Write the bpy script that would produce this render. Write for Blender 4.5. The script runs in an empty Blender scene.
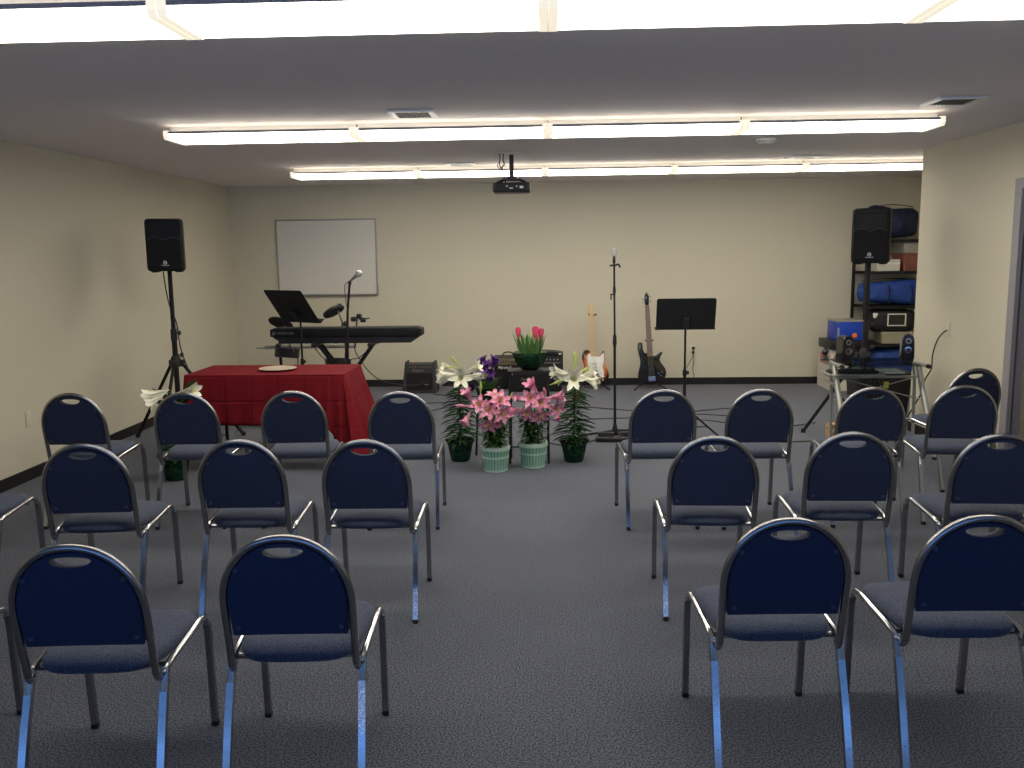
import bpy, bmesh, math, random
from math import sin, cos, pi, radians as R
from mathutils import Vector, Matrix, Euler
random.seed(7)
sc = bpy.context.scene
COL = sc.collection

# ------------------------------------------------------------------ materials
def srgb(r, g, b):
    f = lambda c: (c/255/12.92) if c/255 <= .04045 else ((c/255+.055)/1.055)**2.4
    return (f(r), f(g), f(b), 1)

def mat(name, col, rough=.5, metal=0., spec=.5, noise=None, bump=None, coat=0, sheen=0, trans=0, emit=None):
    """noise=(scale, amount, colour2), bump=(scale, strength, distance)"""
    m = bpy.data.materials.new(name); m.use_nodes = True
    nt = m.node_tree; N = nt.nodes; L = nt.links
    b = N['Principled BSDF']
    b.inputs['Base Color'].default_value = col
    b.inputs['Roughness'].default_value = rough
    b.inputs['Metallic'].default_value = metal
    b.inputs['Specular IOR Level'].default_value = spec
    b.inputs['Coat Weight'].default_value = coat
    b.inputs['Sheen Weight'].default_value = sheen
    b.inputs['Transmission Weight'].default_value = trans
    if emit:
        b.inputs['Emission Color'].default_value = emit[0]
        b.inputs['Emission Strength'].default_value = emit[1]
    if noise or bump:
        tc = N.new('ShaderNodeTexCoord')
    if noise:
        n = N.new('ShaderNodeTexNoise'); n.inputs['Scale'].default_value = noise[0]
        n.inputs['Detail'].default_value = 4; n.inputs['Roughness'].default_value = .7
        L.new(tc.outputs['Object'], n.inputs['Vector'])
        cr = N.new('ShaderNodeValToRGB')
        cr.color_ramp.elements[0].position = .5-noise[1]; cr.color_ramp.elements[0].color = col
        cr.color_ramp.elements[1].position = .5+noise[1]; cr.color_ramp.elements[1].color = noise[2]
        L.new(n.outputs['Fac'], cr.inputs['Fac']); L.new(cr.outputs['Color'], b.inputs['Base Color'])
    if bump:
        n2 = N.new('ShaderNodeTexNoise'); n2.inputs['Scale'].default_value = bump[0]
        n2.inputs['Detail'].default_value = 5
        L.new(tc.outputs['Object'], n2.inputs['Vector'])
        bp = N.new('ShaderNodeBump'); bp.inputs['Strength'].default_value = bump[1]
        bp.inputs['Distance'].default_value = bump[2]
        L.new(n2.outputs['Fac'], bp.inputs['Height']); L.new(bp.outputs['Normal'], b.inputs['Normal'])
    return m

M = {}
M['wall'] = mat('wall_paint', (.60, .56, .44, 1), .75, spec=.25, noise=(1.3, .3, (.63, .59, .465, 1)), bump=(90, .12, .004))
M['ceil'] = mat('ceiling_paint', (.82, .77, .76, 1), .9, spec=.1, bump=(120, .15, .004))
M['base'] = mat('black_rubber_base', (.010, .009, .010, 1), .5)
M['doorpaint'] = mat('door_frame_paint', (.27, .26, .28, 1), .6, noise=(3, .3, (.30, .29, .31, 1)))
M['doorleaf'] = mat('door_leaf_paint', (.17, .15, .125, 1), .8, noise=(2, .3, (.19, .17, .14, 1)))
M['cream'] = mat('cream_plastic', (.72, .70, .60, 1), .5, noise=(8, .3, (.76, .73, .64, 1)))
M['plate_cream'] = mat('ivory_cover_plate', (.64, .59, .46, 1), .5, noise=(8, .3, (.66, .61, .48, 1)))
M['white'] = mat('white_plastic', (.78, .77, .74, 1), .45, noise=(5, .3, (.82, .81, .78, 1)))
M['pan'] = mat('white_enamel_metal', (.7, .7, .68, 1), .4, noise=(5, .3, (.72, .72, .7, 1)))
M['black'] = mat('black_plastic', (.010, .010, .012, 1), .45, noise=(40, .3, (.014, .014, .016, 1)))
M['blackmat'] = mat('black_matte_metal', (.008, .008, .010, 1), .6, spec=.3, noise=(60, .3, (.013, .013, .015, 1)))
M['blackgrille'] = mat('black_grille_cloth', (.007, .007, .009, 1), .8, spec=.2, bump=(600, .5, .002), noise=(300, .2, (.016, .016, .018, 1)))
M['spkblack'] = mat('textured_black_cabinet', (.006, .006, .007, 1), .6, spec=.25, noise=(90, .3, (.010, .010, .011, 1)))
M['rubber'] = mat('black_rubber', (.008, .008, .009, 1), .7, noise=(50, .3, (.012, .012, .013, 1)))
M['cable'] = mat('black_cable_rubber', (.012, .012, .013, 1), .55, noise=(90, .3, (.018, .018, .018, 1)))
M['gun'] = mat('gunmetal_tube', (.36, .35, .35, 1), .24, metal=1, noise=(30, .3, (.40, .39, .39, 1)))
M['clip'] = mat('dark_blue_clip', (.045, .05, .085, 1), .4, noise=(30, .3, (.055, .06, .1, 1)))
M['chrome'] = mat('chromed_steel', (.46, .47, .49, 1), .16, metal=1, noise=(25, .3, (.56, .57, .58, 1)))
M['silver'] = mat('silver_painted_steel', (.42, .43, .40, 1), .4, metal=.6, noise=(25, .3, (.46, .46, .43, 1)))
M['vinyl'] = mat('navy_back_fabric', (.020, .029, .066, 1), .7, spec=.3, noise=(200, .2, (.033, .045, .098, 1)), bump=(500, .25, .002))
M['tweed'] = mat('blue_grey_tweed', (.032, .041, .074, 1), .9, spec=.15, sheen=.1, noise=(230, .12, (.105, .124, .175, 1)), bump=(400, .4, .003))
M['board'] = mat('whiteboard_enamel', (.66, .64, .58, 1), .35, noise=(1.5, .3, (.69, .67, .61, 1)))
M['alu'] = mat('aluminium_trim', (.35, .35, .35, 1), .4, metal=.8, noise=(20, .3, (.4, .4, .4, 1)))
M['leaf'] = mat('green_leaf', (.020, .060, .012, 1), .7, spec=.2, noise=(18, .25, (.045, .12, .022, 1)))
M['leafdark'] = mat('dark_green_leaf', (.010, .036, .010, 1), .75, spec=.15, noise=(18, .25, (.022, .066, .015, 1)))
M['leaflight'] = mat('fresh_green_leaf', (.07, .18, .035, 1), .5, noise=(18, .25, (.15, .28, .07, 1)))
M['bud'] = mat('pale_green_bud', (.33, .45, .08, 1), .5, noise=(20, .3, (.5, .58, .2, 1)))
M['foil'] = mat('dark_green_foil', (.006, .035, .016, 1), .22, metal=.55, noise=(14, .2, (.012, .07, .03, 1)), bump=(30, .8, .03))
M['whitepetal'] = mat('white_petal', (.82, .81, .62, 1), .5, noise=(12, .25, (.90, .89, .78, 1)))
M['pinkpetal'] = mat('pink_petal', (.60, .10, .24, 1), .5, noise=(30, .12, (.84, .50, .60, 1)))
M['tulip'] = mat('tulip_pink_petal', (.62, .035, .11, 1), .45, noise=(30, .2, (.75, .10, .2, 1)))
M['purple'] = mat('purple_petal', (.075, .012, .16, 1), .5, noise=(30, .2, (.14, .03, .27, 1)))
M['yellow'] = mat('yellow_stamen', (.55, .45, .05, 1), .6, noise=(30, .2, (.4, .45, .08, 1)))
M['soil'] = mat('brown_potting_soil', (.05, .03, .018, 1), .95, noise=(60, .2, (.12, .075, .045, 1)), bump=(80, 1, .02))
M['basket'] = mat('pale_green_basket_wood', (.22, .52, .34, 1), .65, noise=(9, .2, (.38, .60, .50, 1)), bump=(60, .3, .004))
M['basketdark'] = mat('dark_green_basket_gaps', (.05, .14, .08, 1), .7, noise=(9, .2, (.08, .2, .12, 1)))
M['basketrim'] = mat('pale_basket_rim', (.45, .62, .50, 1), .6, noise=(9, .2, (.52, .68, .58, 1)))
M['bark'] = mat('brown_stem', (.10, .07, .035, 1), .8, noise=(20, .2, (.14, .1, .05, 1)))
M['maple'] = mat('maple_neck', (.62, .40, .17, 1), .35, coat=.3, noise=(6, .3, (.68, .45, .21, 1)))
M['rosewood'] = mat('brown_fretboard', (.16, .09, .055, 1), .45, noise=(12, .3, (.2, .12, .07, 1)))
M['pickguard'] = mat('white_pickguard', (.75, .75, .70, 1), .3, coat=.3, noise=(5, .3, (.78, .78, .74, 1)))
M['gloss'] = mat('gloss_black_lacquer', (.006, .006, .007, 1), .15, coat=.8, noise=(5, .3, (.008, .008, .009, 1)))
M['dial'] = mat('dull_gold_panel', (.20, .165, .09, 1), .4, metal=.5, noise=(40, .3, (.26, .22, .13, 1)))
M['bluebox'] = mat('bright_blue_plastic', (.010, .05, .42, 1), .35, noise=(4, .3, (.014, .065, .5, 1)))
M['bluebag'] = mat('royal_blue_nylon', (.012, .045, .24, 1), .6, noise=(9, .25, (.022, .075, .34, 1)), bump=(14, .8, .03))
M['navybag'] = mat('navy_nylon', (.008, .014, .045, 1), .65, noise=(9, .25, (.014, .024, .07, 1)), bump=(14, .8, .03))
M['blackbag'] = mat('black_nylon', (.009, .009, .011, 1), .65, noise=(9, .25, (.015, .015, .018, 1)), bump=(14, .8, .03))
M['bin'] = mat('cloudy_plastic', (.30, .30, .27, 1), .35, noise=(6, .25, (.36, .35, .31, 1)))
M['redbrown'] = mat('red_brown_card', (.19, .055, .04, 1), .7, noise=(10, .2, (.24, .09, .06, 1)))
M['carton'] = mat('white_carton', (.58, .55, .48, 1), .75, noise=(6, .3, (.62, .58, .51, 1)))
M['redprint'] = mat('red_print', (.50, .12, .08, 1), .7, noise=(50, .1, (.6, .2, .14, 1)))
M['beigebox'] = mat('beige_plastic', (.42, .38, .27, 1), .55, noise=(6, .3, (.46, .42, .3, 1)))
M['orange'] = mat('orange_plastic', (.85, .18, .03, 1), .4, noise=(20, .3, (.9, .22, .04, 1)))
M['red'] = mat('red_plastic', (.45, .012, .02, 1), .4, noise=(20, .3, (.5, .02, .03, 1)))
M['snack'] = mat('orange_brown_print', (.42, .17, .05, 1), .6, noise=(25, .08, (.7, .5, .25, 1)))
M['screen'] = mat('dark_screen', (.02, .022, .02, 1), .15, noise=(5, .3, (.03, .03, .03, 1)))
M['ledtext'] = mat('white_lettering', (.75, .75, .75, 1), .5, noise=(5, .3, (.8, .8, .8, 1)))
M['dimtext'] = mat('grey_lettering', (.16, .16, .16, 1), .5, noise=(5, .3, (.2, .2, .2, 1)))
M['plate'] = mat('cream_ceramic', (.62, .52, .40, 1), .3, coat=.4, noise=(5, .3, (.66, .56, .44, 1)))
M['steelmesh'] = mat('microphone_steel_mesh', (.62, .62, .60, 1), .4, metal=.5, bump=(900, .6, .002))

# carpet: fine grey-blue loop pile with a faint large mottling
def carpet():
    m = bpy.data.materials.new('grey_blue_carpet'); m.use_nodes = True
    nt = m.node_tree; N = nt.nodes; L = nt.links; b = N['Principled BSDF']
    b.inputs['Roughness'].default_value = .95; b.inputs['Specular IOR Level'].default_value = .1
    b.inputs['Sheen Weight'].default_value = .15
    tc = N.new('ShaderNodeTexCoord')
    n1 = N.new('ShaderNodeTexNoise'); n1.inputs['Scale'].default_value = 150; n1.inputs['Detail'].default_value = 3
    n2 = N.new('ShaderNodeTexNoise'); n2.inputs['Scale'].default_value = 2.2; n2.inputs['Detail'].default_value = 3
    for n in (n1, n2): L.new(tc.outputs['Object'], n.inputs['Vector'])
    cr = N.new('ShaderNodeValToRGB'); e = cr.color_ramp.elements
    e[0].position = .42; e[0].color = (.030, .036, .054, 1); e[1].position = .58; e[1].color = (.160, .174, .212, 1)
    L.new(n1.outputs['Fac'], cr.inputs['Fac'])
    mx = N.new('ShaderNodeMix'); mx.data_type = 'RGBA'; mx.blend_type = 'MULTIPLY'
    mp = N.new('ShaderNodeMapRange'); mp.inputs['To Min'].default_value = .9; mp.inputs['To Max'].default_value = 1.1
    L.new(n2.outputs['Fac'], mp.inputs['Value'])
    mx.inputs[0].default_value = 1
    L.new(cr.outputs['Color'], mx.inputs[6]); L.new(mp.outputs['Result'], mx.inputs[7])
    L.new(mx.outputs[2], b.inputs['Base Color'])
    bp = N.new('ShaderNodeBump'); bp.inputs['Strength'].default_value = .3; bp.inputs['Distance'].default_value = .003
    L.new(n1.outputs['Fac'], bp.inputs['Height']); L.new(bp.outputs['Normal'], b.inputs['Normal'])
    return m
M['carpet'] = carpet()

# red cloth with pressed storage creases (relief only)
def redcloth():
    m = mat('red_polyester_cloth', (.150, .007, .012, 1), .8, spec=.12, noise=(5, .3, (.175, .009, .015, 1)))
    nt = m.node_tree; N = nt.nodes; L = nt.links; b = N['Principled BSDF']
    b.inputs['Sheen Weight'].default_value = 0
    tc = N.new('ShaderNodeTexCoord'); sp = N.new('ShaderNodeSeparateXYZ'); L.new(tc.outputs['Object'], sp.inputs[0])
    outs = []
    for ax, per, off in ((0, .2, .1), (1, .28, .15), (2, .19, .03)):
        a = N.new('ShaderNodeMath'); a.operation = 'ADD'; a.inputs[1].default_value = 10*per+off; L.new(sp.outputs[ax], a.inputs[0])
        w = N.new('ShaderNodeMath'); w.operation = 'PINGPONG'; w.inputs[1].default_value = per/2; L.new(a.outputs[0], w.inputs[0])
        r = N.new('ShaderNodeMapRange'); r.inputs['From Max'].default_value = .014; L.new(w.outputs[0], r.inputs['Value'])
        outs.append(r)
    s = N.new('ShaderNodeMath'); s.operation = 'ADD'; L.new(outs[0].outputs[0], s.inputs[0]); L.new(outs[1].outputs[0], s.inputs[1])
    s2 = N.new('ShaderNodeMath'); s2.operation = 'ADD'; L.new(s.outputs[0], s2.inputs[0]); L.new(outs[2].outputs[0], s2.inputs[1])
    bp = N.new('ShaderNodeBump'); bp.inputs['Strength'].default_value = .7; bp.inputs['Distance'].default_value = .004
    L.new(s2.outputs[0], bp.inputs['Height']); L.new(bp.outputs['Normal'], b.inputs['Normal'])
    return m
M['redcloth'] = redcloth()

# sunburst guitar finish: an orange centre darkening to black at the rim is the lacquer itself
def sunburst():
    m = bpy.data.materials.new('sunburst_lacquer'); m.use_nodes = True
    nt = m.node_tree; N = nt.nodes; L = nt.links; b = N['Principled BSDF']
    b.inputs['Roughness'].default_value = .2; b.inputs['Coat Weight'].default_value = .6
    tc = N.new('ShaderNodeTexCoord'); mp = N.new('ShaderNodeMapping')
    mp.inputs['Location'].default_value = (0, 0, -.22*4.6); mp.inputs['Scale'].default_value = (5.6, 0, 4.6)
    g = N.new('ShaderNodeTexGradient'); g.gradient_type = 'SPHERICAL'
    L.new(tc.outputs['Object'], mp.inputs['Vector']); L.new(mp.outputs[0], g.inputs[0])
    cr = N.new('ShaderNodeValToRGB'); e = cr.color_ramp.elements
    e[0].position = .06; e[0].color = (.012, .004, .003, 1)
    e[1].position = .6; e[1].color = (.75, .34, .12, 1)
    k = e.new(.25); k.color = (.45, .10, .02, 1)
    L.new(g.outputs['Fac'], cr.inputs['Fac']); L.new(cr.outputs['Color'], b.inputs['Base Color'])
    return m
M['sunburst'] = sunburst()

def lens_mat(LIGHT, name='glowing_acrylic_lens'):
    m = bpy.data.materials.new(name); m.use_nodes = True
    nt = m.node_tree; N = nt.nodes; L = nt.links; b = N['Principled BSDF']
    b.inputs['Base Color'].default_value = (.8, .8, .78, 1); b.inputs['Roughness'].default_value = .4
    b.inputs['Emission Color'].default_value = (1.0, .93, .80, 1); b.inputs['Emission Strength'].default_value = LIGHT
    return m
M['lens'] = lens_mat(13.0); M['lens_near'] = lens_mat(7.0, 'dimmer_acrylic_lens'); M['uplens'] = lens_mat(.95, 'upper_lens_spill'); M['uplens'].node_tree.nodes['Principled BSDF'].inputs['Emission Color'].default_value = (1, .88, .66, 1)
M['rail'] = mat('grey_lip_and_shadow', (.25, .24, .25, 1), .5, noise=(9, .3, (.28, .27, .28, 1)))
M['litcap'] = mat('translucent_cream_end_cap', (.7, .66, .55, 1), .5, emit=((1, .90, .70, 1), .72))

def glass_mat(name, tint=(.9, .95, .93, 1), mixv=.12):
    m = bpy.data.materials.new(name); m.use_nodes = True
    nt = m.node_tree; N = nt.nodes; L = nt.links
    N.remove(N['Principled BSDF']); out = N['Material Output']
    t = N.new('ShaderNodeBsdfTransparent'); t.inputs[0].default_value = tint
    g = N.new('ShaderNodeBsdfGlossy'); g.inputs['Roughness'].default_value = .03
    x = N.new('ShaderNodeMixShader'); x.inputs[0].default_value = mixv
    L.new(t.outputs[0], x.inputs[1]); L.new(g.outputs[0], x.inputs[2]); L.new(x.outputs[0], out.inputs[0])
    return m
M['glass'] = glass_mat('clear_window_glass')
M['smoke'] = glass_mat('smoked_table_glass', (.35, .42, .45, 1), .22)

# ------------------------------------------------------------------ mesh builder
class MB:
    def __init__(s): s.v = []; s.f = []
    def add(s, vs, fs, T=None):
        o = len(s.v)
        if T is not None: vs = [T @ Vector(v) for v in vs]
        s.v += [tuple(v) for v in vs]; s.f += [tuple(i+o for i in f) for f in fs]
        return s
    def box(s, c, d, T=None):
        x, y, z = c; a, b, h = d[0]/2, d[1]/2, d[2]/2
        vs = [(x+i*a, y+j*b, z+k*h) for k in (-1, 1) for j in (-1, 1) for i in (-1, 1)]
        return s.add(vs, [(0, 2, 3, 1), (4, 5, 7, 6), (0, 1, 5, 4), (2, 6, 7, 3), (0, 4, 6, 2), (1, 3, 7, 5)], T)
    def rbox(s, c, d, r=.01, seg=2, T=None):
        bm = bmesh.new(); bmesh.ops.create_cube(bm, size=1)
        for v in bm.verts: v.co = Vector((v.co.x*d[0], v.co.y*d[1], v.co.z*d[2]))
        bmesh.ops.bevel(bm, geom=list(bm.edges), offset=min(r, min(d)*.45), segments=seg, profile=.5, affect='EDGES')
        vs = [v.co+Vector(c) for v in bm.verts]; bm.verts.index_update()
        fs = [[v.index for v in f.verts] for f in bm.faces]; bm.free()
        return s.add(vs, fs, T)
    def tube(s, path, r, n=10, caps=True, closed=False, T=None, flat=1.):
        P = [Vector(p) for p in path]; k = len(P)
        rr = r if isinstance(r, (list, tuple)) else [r]*k
        vs = []; fs = []; u = None
        for i, p in enumerate(P):
            if closed: t = P[(i+1) % k]-P[i-1]
            else: t = P[min(i+1, k-1)]-P[max(i-1, 0)]
            t.normalize()
            if u is None:
                a = Vector((0, 0, 1)) if abs(t.z) < .9 else Vector((1, 0, 0))
                u = t.cross(a).normalized()
            else:
                u = (u-t*u.dot(t)).normalized()
            w = t.cross(u)
            for j in range(n):
                a = 2*pi*(j+.5)/n
                vs.append(p+u*cos(a)*rr[i]+w*sin(a)*rr[i]*flat)
        m = k if closed else k-1
        for i in range(m):
            for j in range(n):
                a = i*n+j; b = i*n+(j+1) % n; c = ((i+1) % k)*n+(j+1) % n; d = ((i+1) % k)*n+j
                fs.append((a, b, c, d))
        if caps and not closed:
            fs.append(tuple(reversed(range(n)))); fs.append(tuple(range((k-1)*n, k*n)))
        return s.add(vs, fs, T)
    def lathe(s, prof, c=(0, 0, 0), n=24, T=None, wob=None):
        vs = []; fs = []; k = len(prof)
        for r, z in prof:
            for j in range(n):
                a = 2*pi*j/n; q = r*(1+(wob(a, z) if wob else 0))
                vs.append((c[0]+q*cos(a), c[1]+q*sin(a), c[2]+z))
        for i in range(k-1):
            for j in range(n):
                fs.append((i*n+j, i*n+(j+1) % n, (i+1)*n+(j+1) % n, (i+1)*n+j))
        fs.append(tuple(reversed(range(n)))); fs.append(tuple(range((k-1)*n, k*n)))
        return s.add(vs, fs, T)
    def prism(s, poly, y0, y1, T=None, bev=0):
        """polygon in XZ, extruded from y0 to y1 (y0 < y1), optional edge inset at the y0 side"""
        n = len(poly); vs = []
        rings = [(0, y0+bev), (0, y1)]
        cx = sum(p[0] for p in poly)/n; cz = sum(p[1] for p in poly)/n
        if bev: rings = [(bev, y0)]+rings
        for ins, y in rings:
            for x, z in poly:
                d = Vector((x-cx, z-cz)); l = max(d.length, 1e-6); d = d*(1-ins/l)
                vs.append((cx+d.x, y, cz+d.y))
        fs = [tuple(range(n))]
        for k in range(len(rings)-1):
            for i in range(n):
                fs.append((k*n+i, (k+1)*n+i, (k+1)*n+(i+1) % n, k*n+(i+1) % n))
        fs.append(tuple(reversed(range((len(rings)-1)*n, len(rings)*n))))
        return s.add(vs, fs, T)
    def strip(s, rows, T=None, thick=0):
        """grid of rows (each a list of points)"""
        n = len(rows[0]); vs = [p for r in rows for p in r]
        fs = [(i*n+j, i*n+j+1, (i+1)*n+j+1, (i+1)*n+j) for i in range(len(rows)-1) for j in range(n-1)]
        return s.add(vs, fs, T)
    def build(s, name, m, parent=None, smooth=True, angle=35):
        me = bpy.data.meshes.new(name); me.from_pydata(s.v, [], s.f); me.update()
        bm = bmesh.new(); bm.from_mesh(me); bmesh.ops.recalc_face_normals(bm, faces=bm.faces); bm.to_mesh(me); bm.free()
        if smooth:
            me.polygons.foreach_set('use_smooth', [True]*len(me.polygons)); me.set_sharp_from_angle(angle=R(angle))
        me.materials.append(M[m] if isinstance(m, str) else m)
        o = bpy.data.objects.new(name, me); COL.objects.link(o)
        if parent: o.parent = parent
        return o

def tag(o, label=None, cat=None, group=None, kind=None):
    if label: o['label'] = label
    if cat: o['category'] = cat
    if group: o['group'] = group
    if kind: o['kind'] = kind
    return o
def thing(name, loc, label, cat, group=None, rz=0):
    o = bpy.data.objects.new(name, None); COL.objects.link(o); o.empty_display_size = .1
    o.location = loc; o.rotation_euler = (0, 0, R(rz)); return tag(o, label, cat, group)
def copy_tree(o, parent=None):
    c = o.copy(); COL.objects.link(c)
    if parent: c.parent = parent
    for ch in list(o.children): copy_tree(ch, c)
    return c
def struct(name, mb, m, parent=None):
    o = mb.build(name, m, parent, smooth=False); o['kind'] = 'structure'; return o

def text(name, body, size, T, m, parent, shear=0, ext=.0008, space=1):
    cu = bpy.data.curves.new(name, 'FONT'); cu.body = body; cu.size = size; cu.extrude = ext
    cu.align_x = 'CENTER'; cu.align_y = 'CENTER'; cu.shear = shear; cu.space_character = space
    to = bpy.data.objects.new(name+'_src', cu); COL.objects.link(to)
    dg = bpy.context.evaluated_depsgraph_get(); me = bpy.data.meshes.new_from_object(to.evaluated_get(dg))
    bpy.data.objects.remove(to); bpy.data.curves.remove(cu)
    me.transform(T); me.materials.clear(); me.materials.append(M[m]); me.name = name
    o = bpy.data.objects.new(name, me); COL.objects.link(o); o.parent = parent; return o
def face_y(loc):      # lettering that faces -y (towards the camera side)
    return Matrix.Translation(loc) @ Matrix.Rotation(pi/2, 4, 'X')

def bez(pts, n=8):
    """Catmull-Rom through pts"""
    P = [Vector(p) for p in pts]; out = []
    for i in range(len(P)-1):
        p0 = P[max(i-1, 0)]; p1 = P[i]; p2 = P[i+1]; p3 = P[min(i+2, len(P)-1)]
        for k in range(n):
            t = k/n
            out.append(.5*((2*p1)+(p2-p0)*t+(2*p0-5*p1+4*p2-p3)*t*t+(3*p1-p0-3*p2+p3)*t**3))
    out.append(P[-1]); return out
def rrect(w, h, r, n=6, cx=0, cz=0):
    pts = []
    for sx, sz, a0 in ((1, 1, 0), (-1, 1, 90), (-1, -1, 180), (1, -1, 270)):
        for k in range(n+1):
            a = R(a0+90*k/n); pts.append((cx+sx*(w/2-r)+r*cos(a), cz+sz*(h/2-r)+r*sin(a)))
    return pts

# ------------------------------------------------------------------ the room
H = 2.44; XL = -3.82; XR = 3.215; YB = 10.76; YE = 7.9; XA = 4.75; YR = -2.1
struct('floor', MB().box(((XL+XA)/2, (YR+YB)/2, -.05), (XA-XL+.4, YB-YR+.4, .1)), 'carpet')
struct('ceiling', MB().box(((XL+XA)/2, (YR+YB)/2, H+.05), (XA-XL+.4, YB-YR+.4, .1)), 'ceil')
struct('wall_left', MB().box((XL-.05, (YR+YB)/2, H/2), (.1, YB-YR+.2, H)), 'wall')
struct('wall_back', MB().box(((XL+XA)/2, YB+.05, H/2), (XA-XL, .1, H)), 'wall')
DY0, DY1, DZ = 5.2, 6.24, 2.02                       # doorway in the right wall
struct('wall_right', MB().box((XR+.06, (DY1+YE)/2, H/2), (.12, YE-DY1, H)).box((XR+.06, (YR+DY0)/2, H/2), (.12, DY0-YR, H))
       .box((XR+.06, (DY0+DY1)/2, (DZ+H)/2), (.12, DY1-DY0, H-DZ)), 'wall')
struct('wall_alcove_side', MB().box((XA+.05, (YE+YB)/2, H/2), (.1, YB-YE+.2, H)), 'wall')
struct('wall_alcove_front', MB().box(((XR+.12+XA)/2, YE-.05, H/2), (XA-XR-.12, .1, H)), 'wall')
# rear wall behind the viewpoint, with glazed shopfront bays that let the blue daylight in
W1, W2 = -3.7, 3.1
rw = MB().box(((XL+W1)/2, YR-.06, H/2), (W1-XL, .12, H)).box(((W2+XR)/2, YR-.06, H/2), (XR-W2, .12, H))
rw.box(((W1+W2)/2, YR-.06, 2.27), (W2-W1, .12, .34)).box(((W1+W2)/2, YR-.06, .05), (W2-W1, .12, .1))
struct('wall_rear', rw, 'wall')
fw = (W2-W1)/4
for i in range(4):
    x0 = W1+i*fw; fr = MB()
    for cx, w in ((x0+.03, .06), (x0+fw-.03, .06)): fr.box((cx, YR-.06, 1.1), (w, .08, 2.0))
    fr.box((x0+fw/2, YR-.06, .13), (fw, .08, .06)).box((x0+fw/2, YR-.06, 2.07), (fw, .08, .06))
    w = struct('window_%d' % (i+1), fr, 'alu')
    struct('window_pane', MB().box((x0+fw/2, YR-.06, 1.1), (fw-.12, .008, 1.9)), 'glass', w)
bh = .085; bt = .012
struct('baseboard_left', MB().box((XL+bt/2, (YR+YB)/2, bh/2), (bt, YB-YR, bh)), 'base')
struct('baseboard_back', MB().box(((XL+XA)/2, YB-bt/2, bh/2), (XA-XL-2*bt, bt, bh)), 'base')
struct('baseboard_right', MB().box((XR-bt/2, (DY1+.06+YE)/2, bh/2), (bt, YE-DY1-.06, bh)).box((XR-bt/2, (YR+DY0-.06)/2, bh/2), (bt, DY0-.06-YR, bh)), 'base')
# steel door frame and the door leaf set back in it
df = MB()
for y0, y1 in ((DY1-.03, DY1+.06), (DY0-.06, DY0+.03)):
    df.box((XR-.008, (y0+y1)/2, (DZ+.045)/2), (.03, y1-y0, DZ+.045))
df.box((XR-.008, (DY0+DY1)/2, DZ+.01), (.03, DY1-DY0-.06, .07))
df.box((XR+.07, DY1-.012, DZ/2), (.10, .025, DZ)).box((XR+.07, DY0+.012, DZ/2), (.10, .025, DZ))
d1 = struct('door_1', df, 'doorpaint')
MB().box((XR+.064, (DY0+DY1)/2, DZ-.006), (.10, DY1-DY0-.051, .03)).build('door_head', 'doorpaint', d1, smooth=False)['kind'] = 'structure'
struct('door_leaf', MB().box((XR+.09, (DY0+DY1)/2, 1.01), (.04, DY1-DY0-.04, 2.02)), 'doorleaf', d1)
hl = MB().tube([(XR+.065, DY0+.1, .98), (XR+.02, DY0+.1, .98), (XR+.015, DY0+.2, .98)], .009)
hl.build('door_handle', 'chrome', d1)['label'] = 'chrome lever handle'

# ------------------------------------------------------------------ ceiling fixtures
FL = 1.22
def make_fixture():
    t = thing('ceiling_light', (0, 0, H), 'x', 'ceiling light', 'strip lights in rows across the ceiling')
    MB().box((0, 0, -.026), (FL-.01, .10, .052)).build('housing', 'pan', t, smooth=False)
    L2 = FL/2-.022; n = 8
    sec = [(-.152, -.056), (-.156, -.060), (-.156, -.072), (-.144, -.086), (.144, -.086), (.156, -.072), (.156, -.060), (.152, -.056)]
    vs = [(sx*L2, y, z) for sx in (-1, 1) for y, z in sec]
    fs = [(i, (i+1) % n, n+(i+1) % n, n+i) for i in range(n)]+[tuple(range(n)), tuple(reversed(range(n, 2*n)))]
    top = fs.pop(7)
    MB().add(vs, fs).build('diffuser', 'lens', t, smooth=False)
    MB().box((0, 0, -.0545), (2*L2, .300, .002)).build('upper_diffuser', 'uplens', t, smooth=False)
    for sy in (-1, 1): MB().box((0, sy*.1575, -.049), (FL-.04, .003, .016)).build('side_rail', 'rail', t, smooth=False)  # lens lip, with the shadow line above it put into the dark grey
    for sx in (-1, 1):
        e = MB(); sec2 = [(-.160, -.036), (-.161, -.070), (-.146, -.090), (.146, -.090), (.161, -.070), (.160, -.036)]
        vs = [(sx*(FL/2-.001-w), y, z) for w in (0, .030) for y, z in sec2]; n = 6
        fs = [(i, (i+1) % n, n+(i+1) % n, n+i) for i in range(n)]+[tuple(range(n)), tuple(reversed(range(n, 2*n)))]
        e.add(vs, fs).build('end_cap', 'litcap', t, smooth=False)
    return t
fx = make_fixture(); first = True
bright_mesh = [c_ for c_ in fx.children if c_.name.startswith('diffuser')][0].data
near_mesh = bright_mesh.copy(); near_mesh.materials[0] = M['lens_near']
rows = [(3.015, -2.43, 4, 'nearest row, partly above the camera view'), (5.87, -2.43, 4, 'middle row, beyond the nearest vents'),
        (8.76, -2.45, 5, 'farthest row, close to the back wall')]
order = {4: ['first from the left wall', 'second from the left wall', 'second from the door wall', 'first from the door wall'],
         5: ['first from the left wall', 'second from the left wall', 'middle one, behind the projector', 'fourth from the left wall', 'last one, running past the wall corner']}
for y, x0, n, rl in rows:
    for i in range(n):
        o = fx if first else copy_tree(fx); first = False
        o.location = (x0+FL*(i+.5), y, H)
        for c_ in o.children:                         # the nearest row glows dimmer
            if c_.name.startswith('diffuser'): c_.data = near_mesh if y < 4 else bright_mesh
        o['label'] = 'glowing strip ceiling light, %s, %s' % (rl.split(',')[0], order[n][i])

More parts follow.
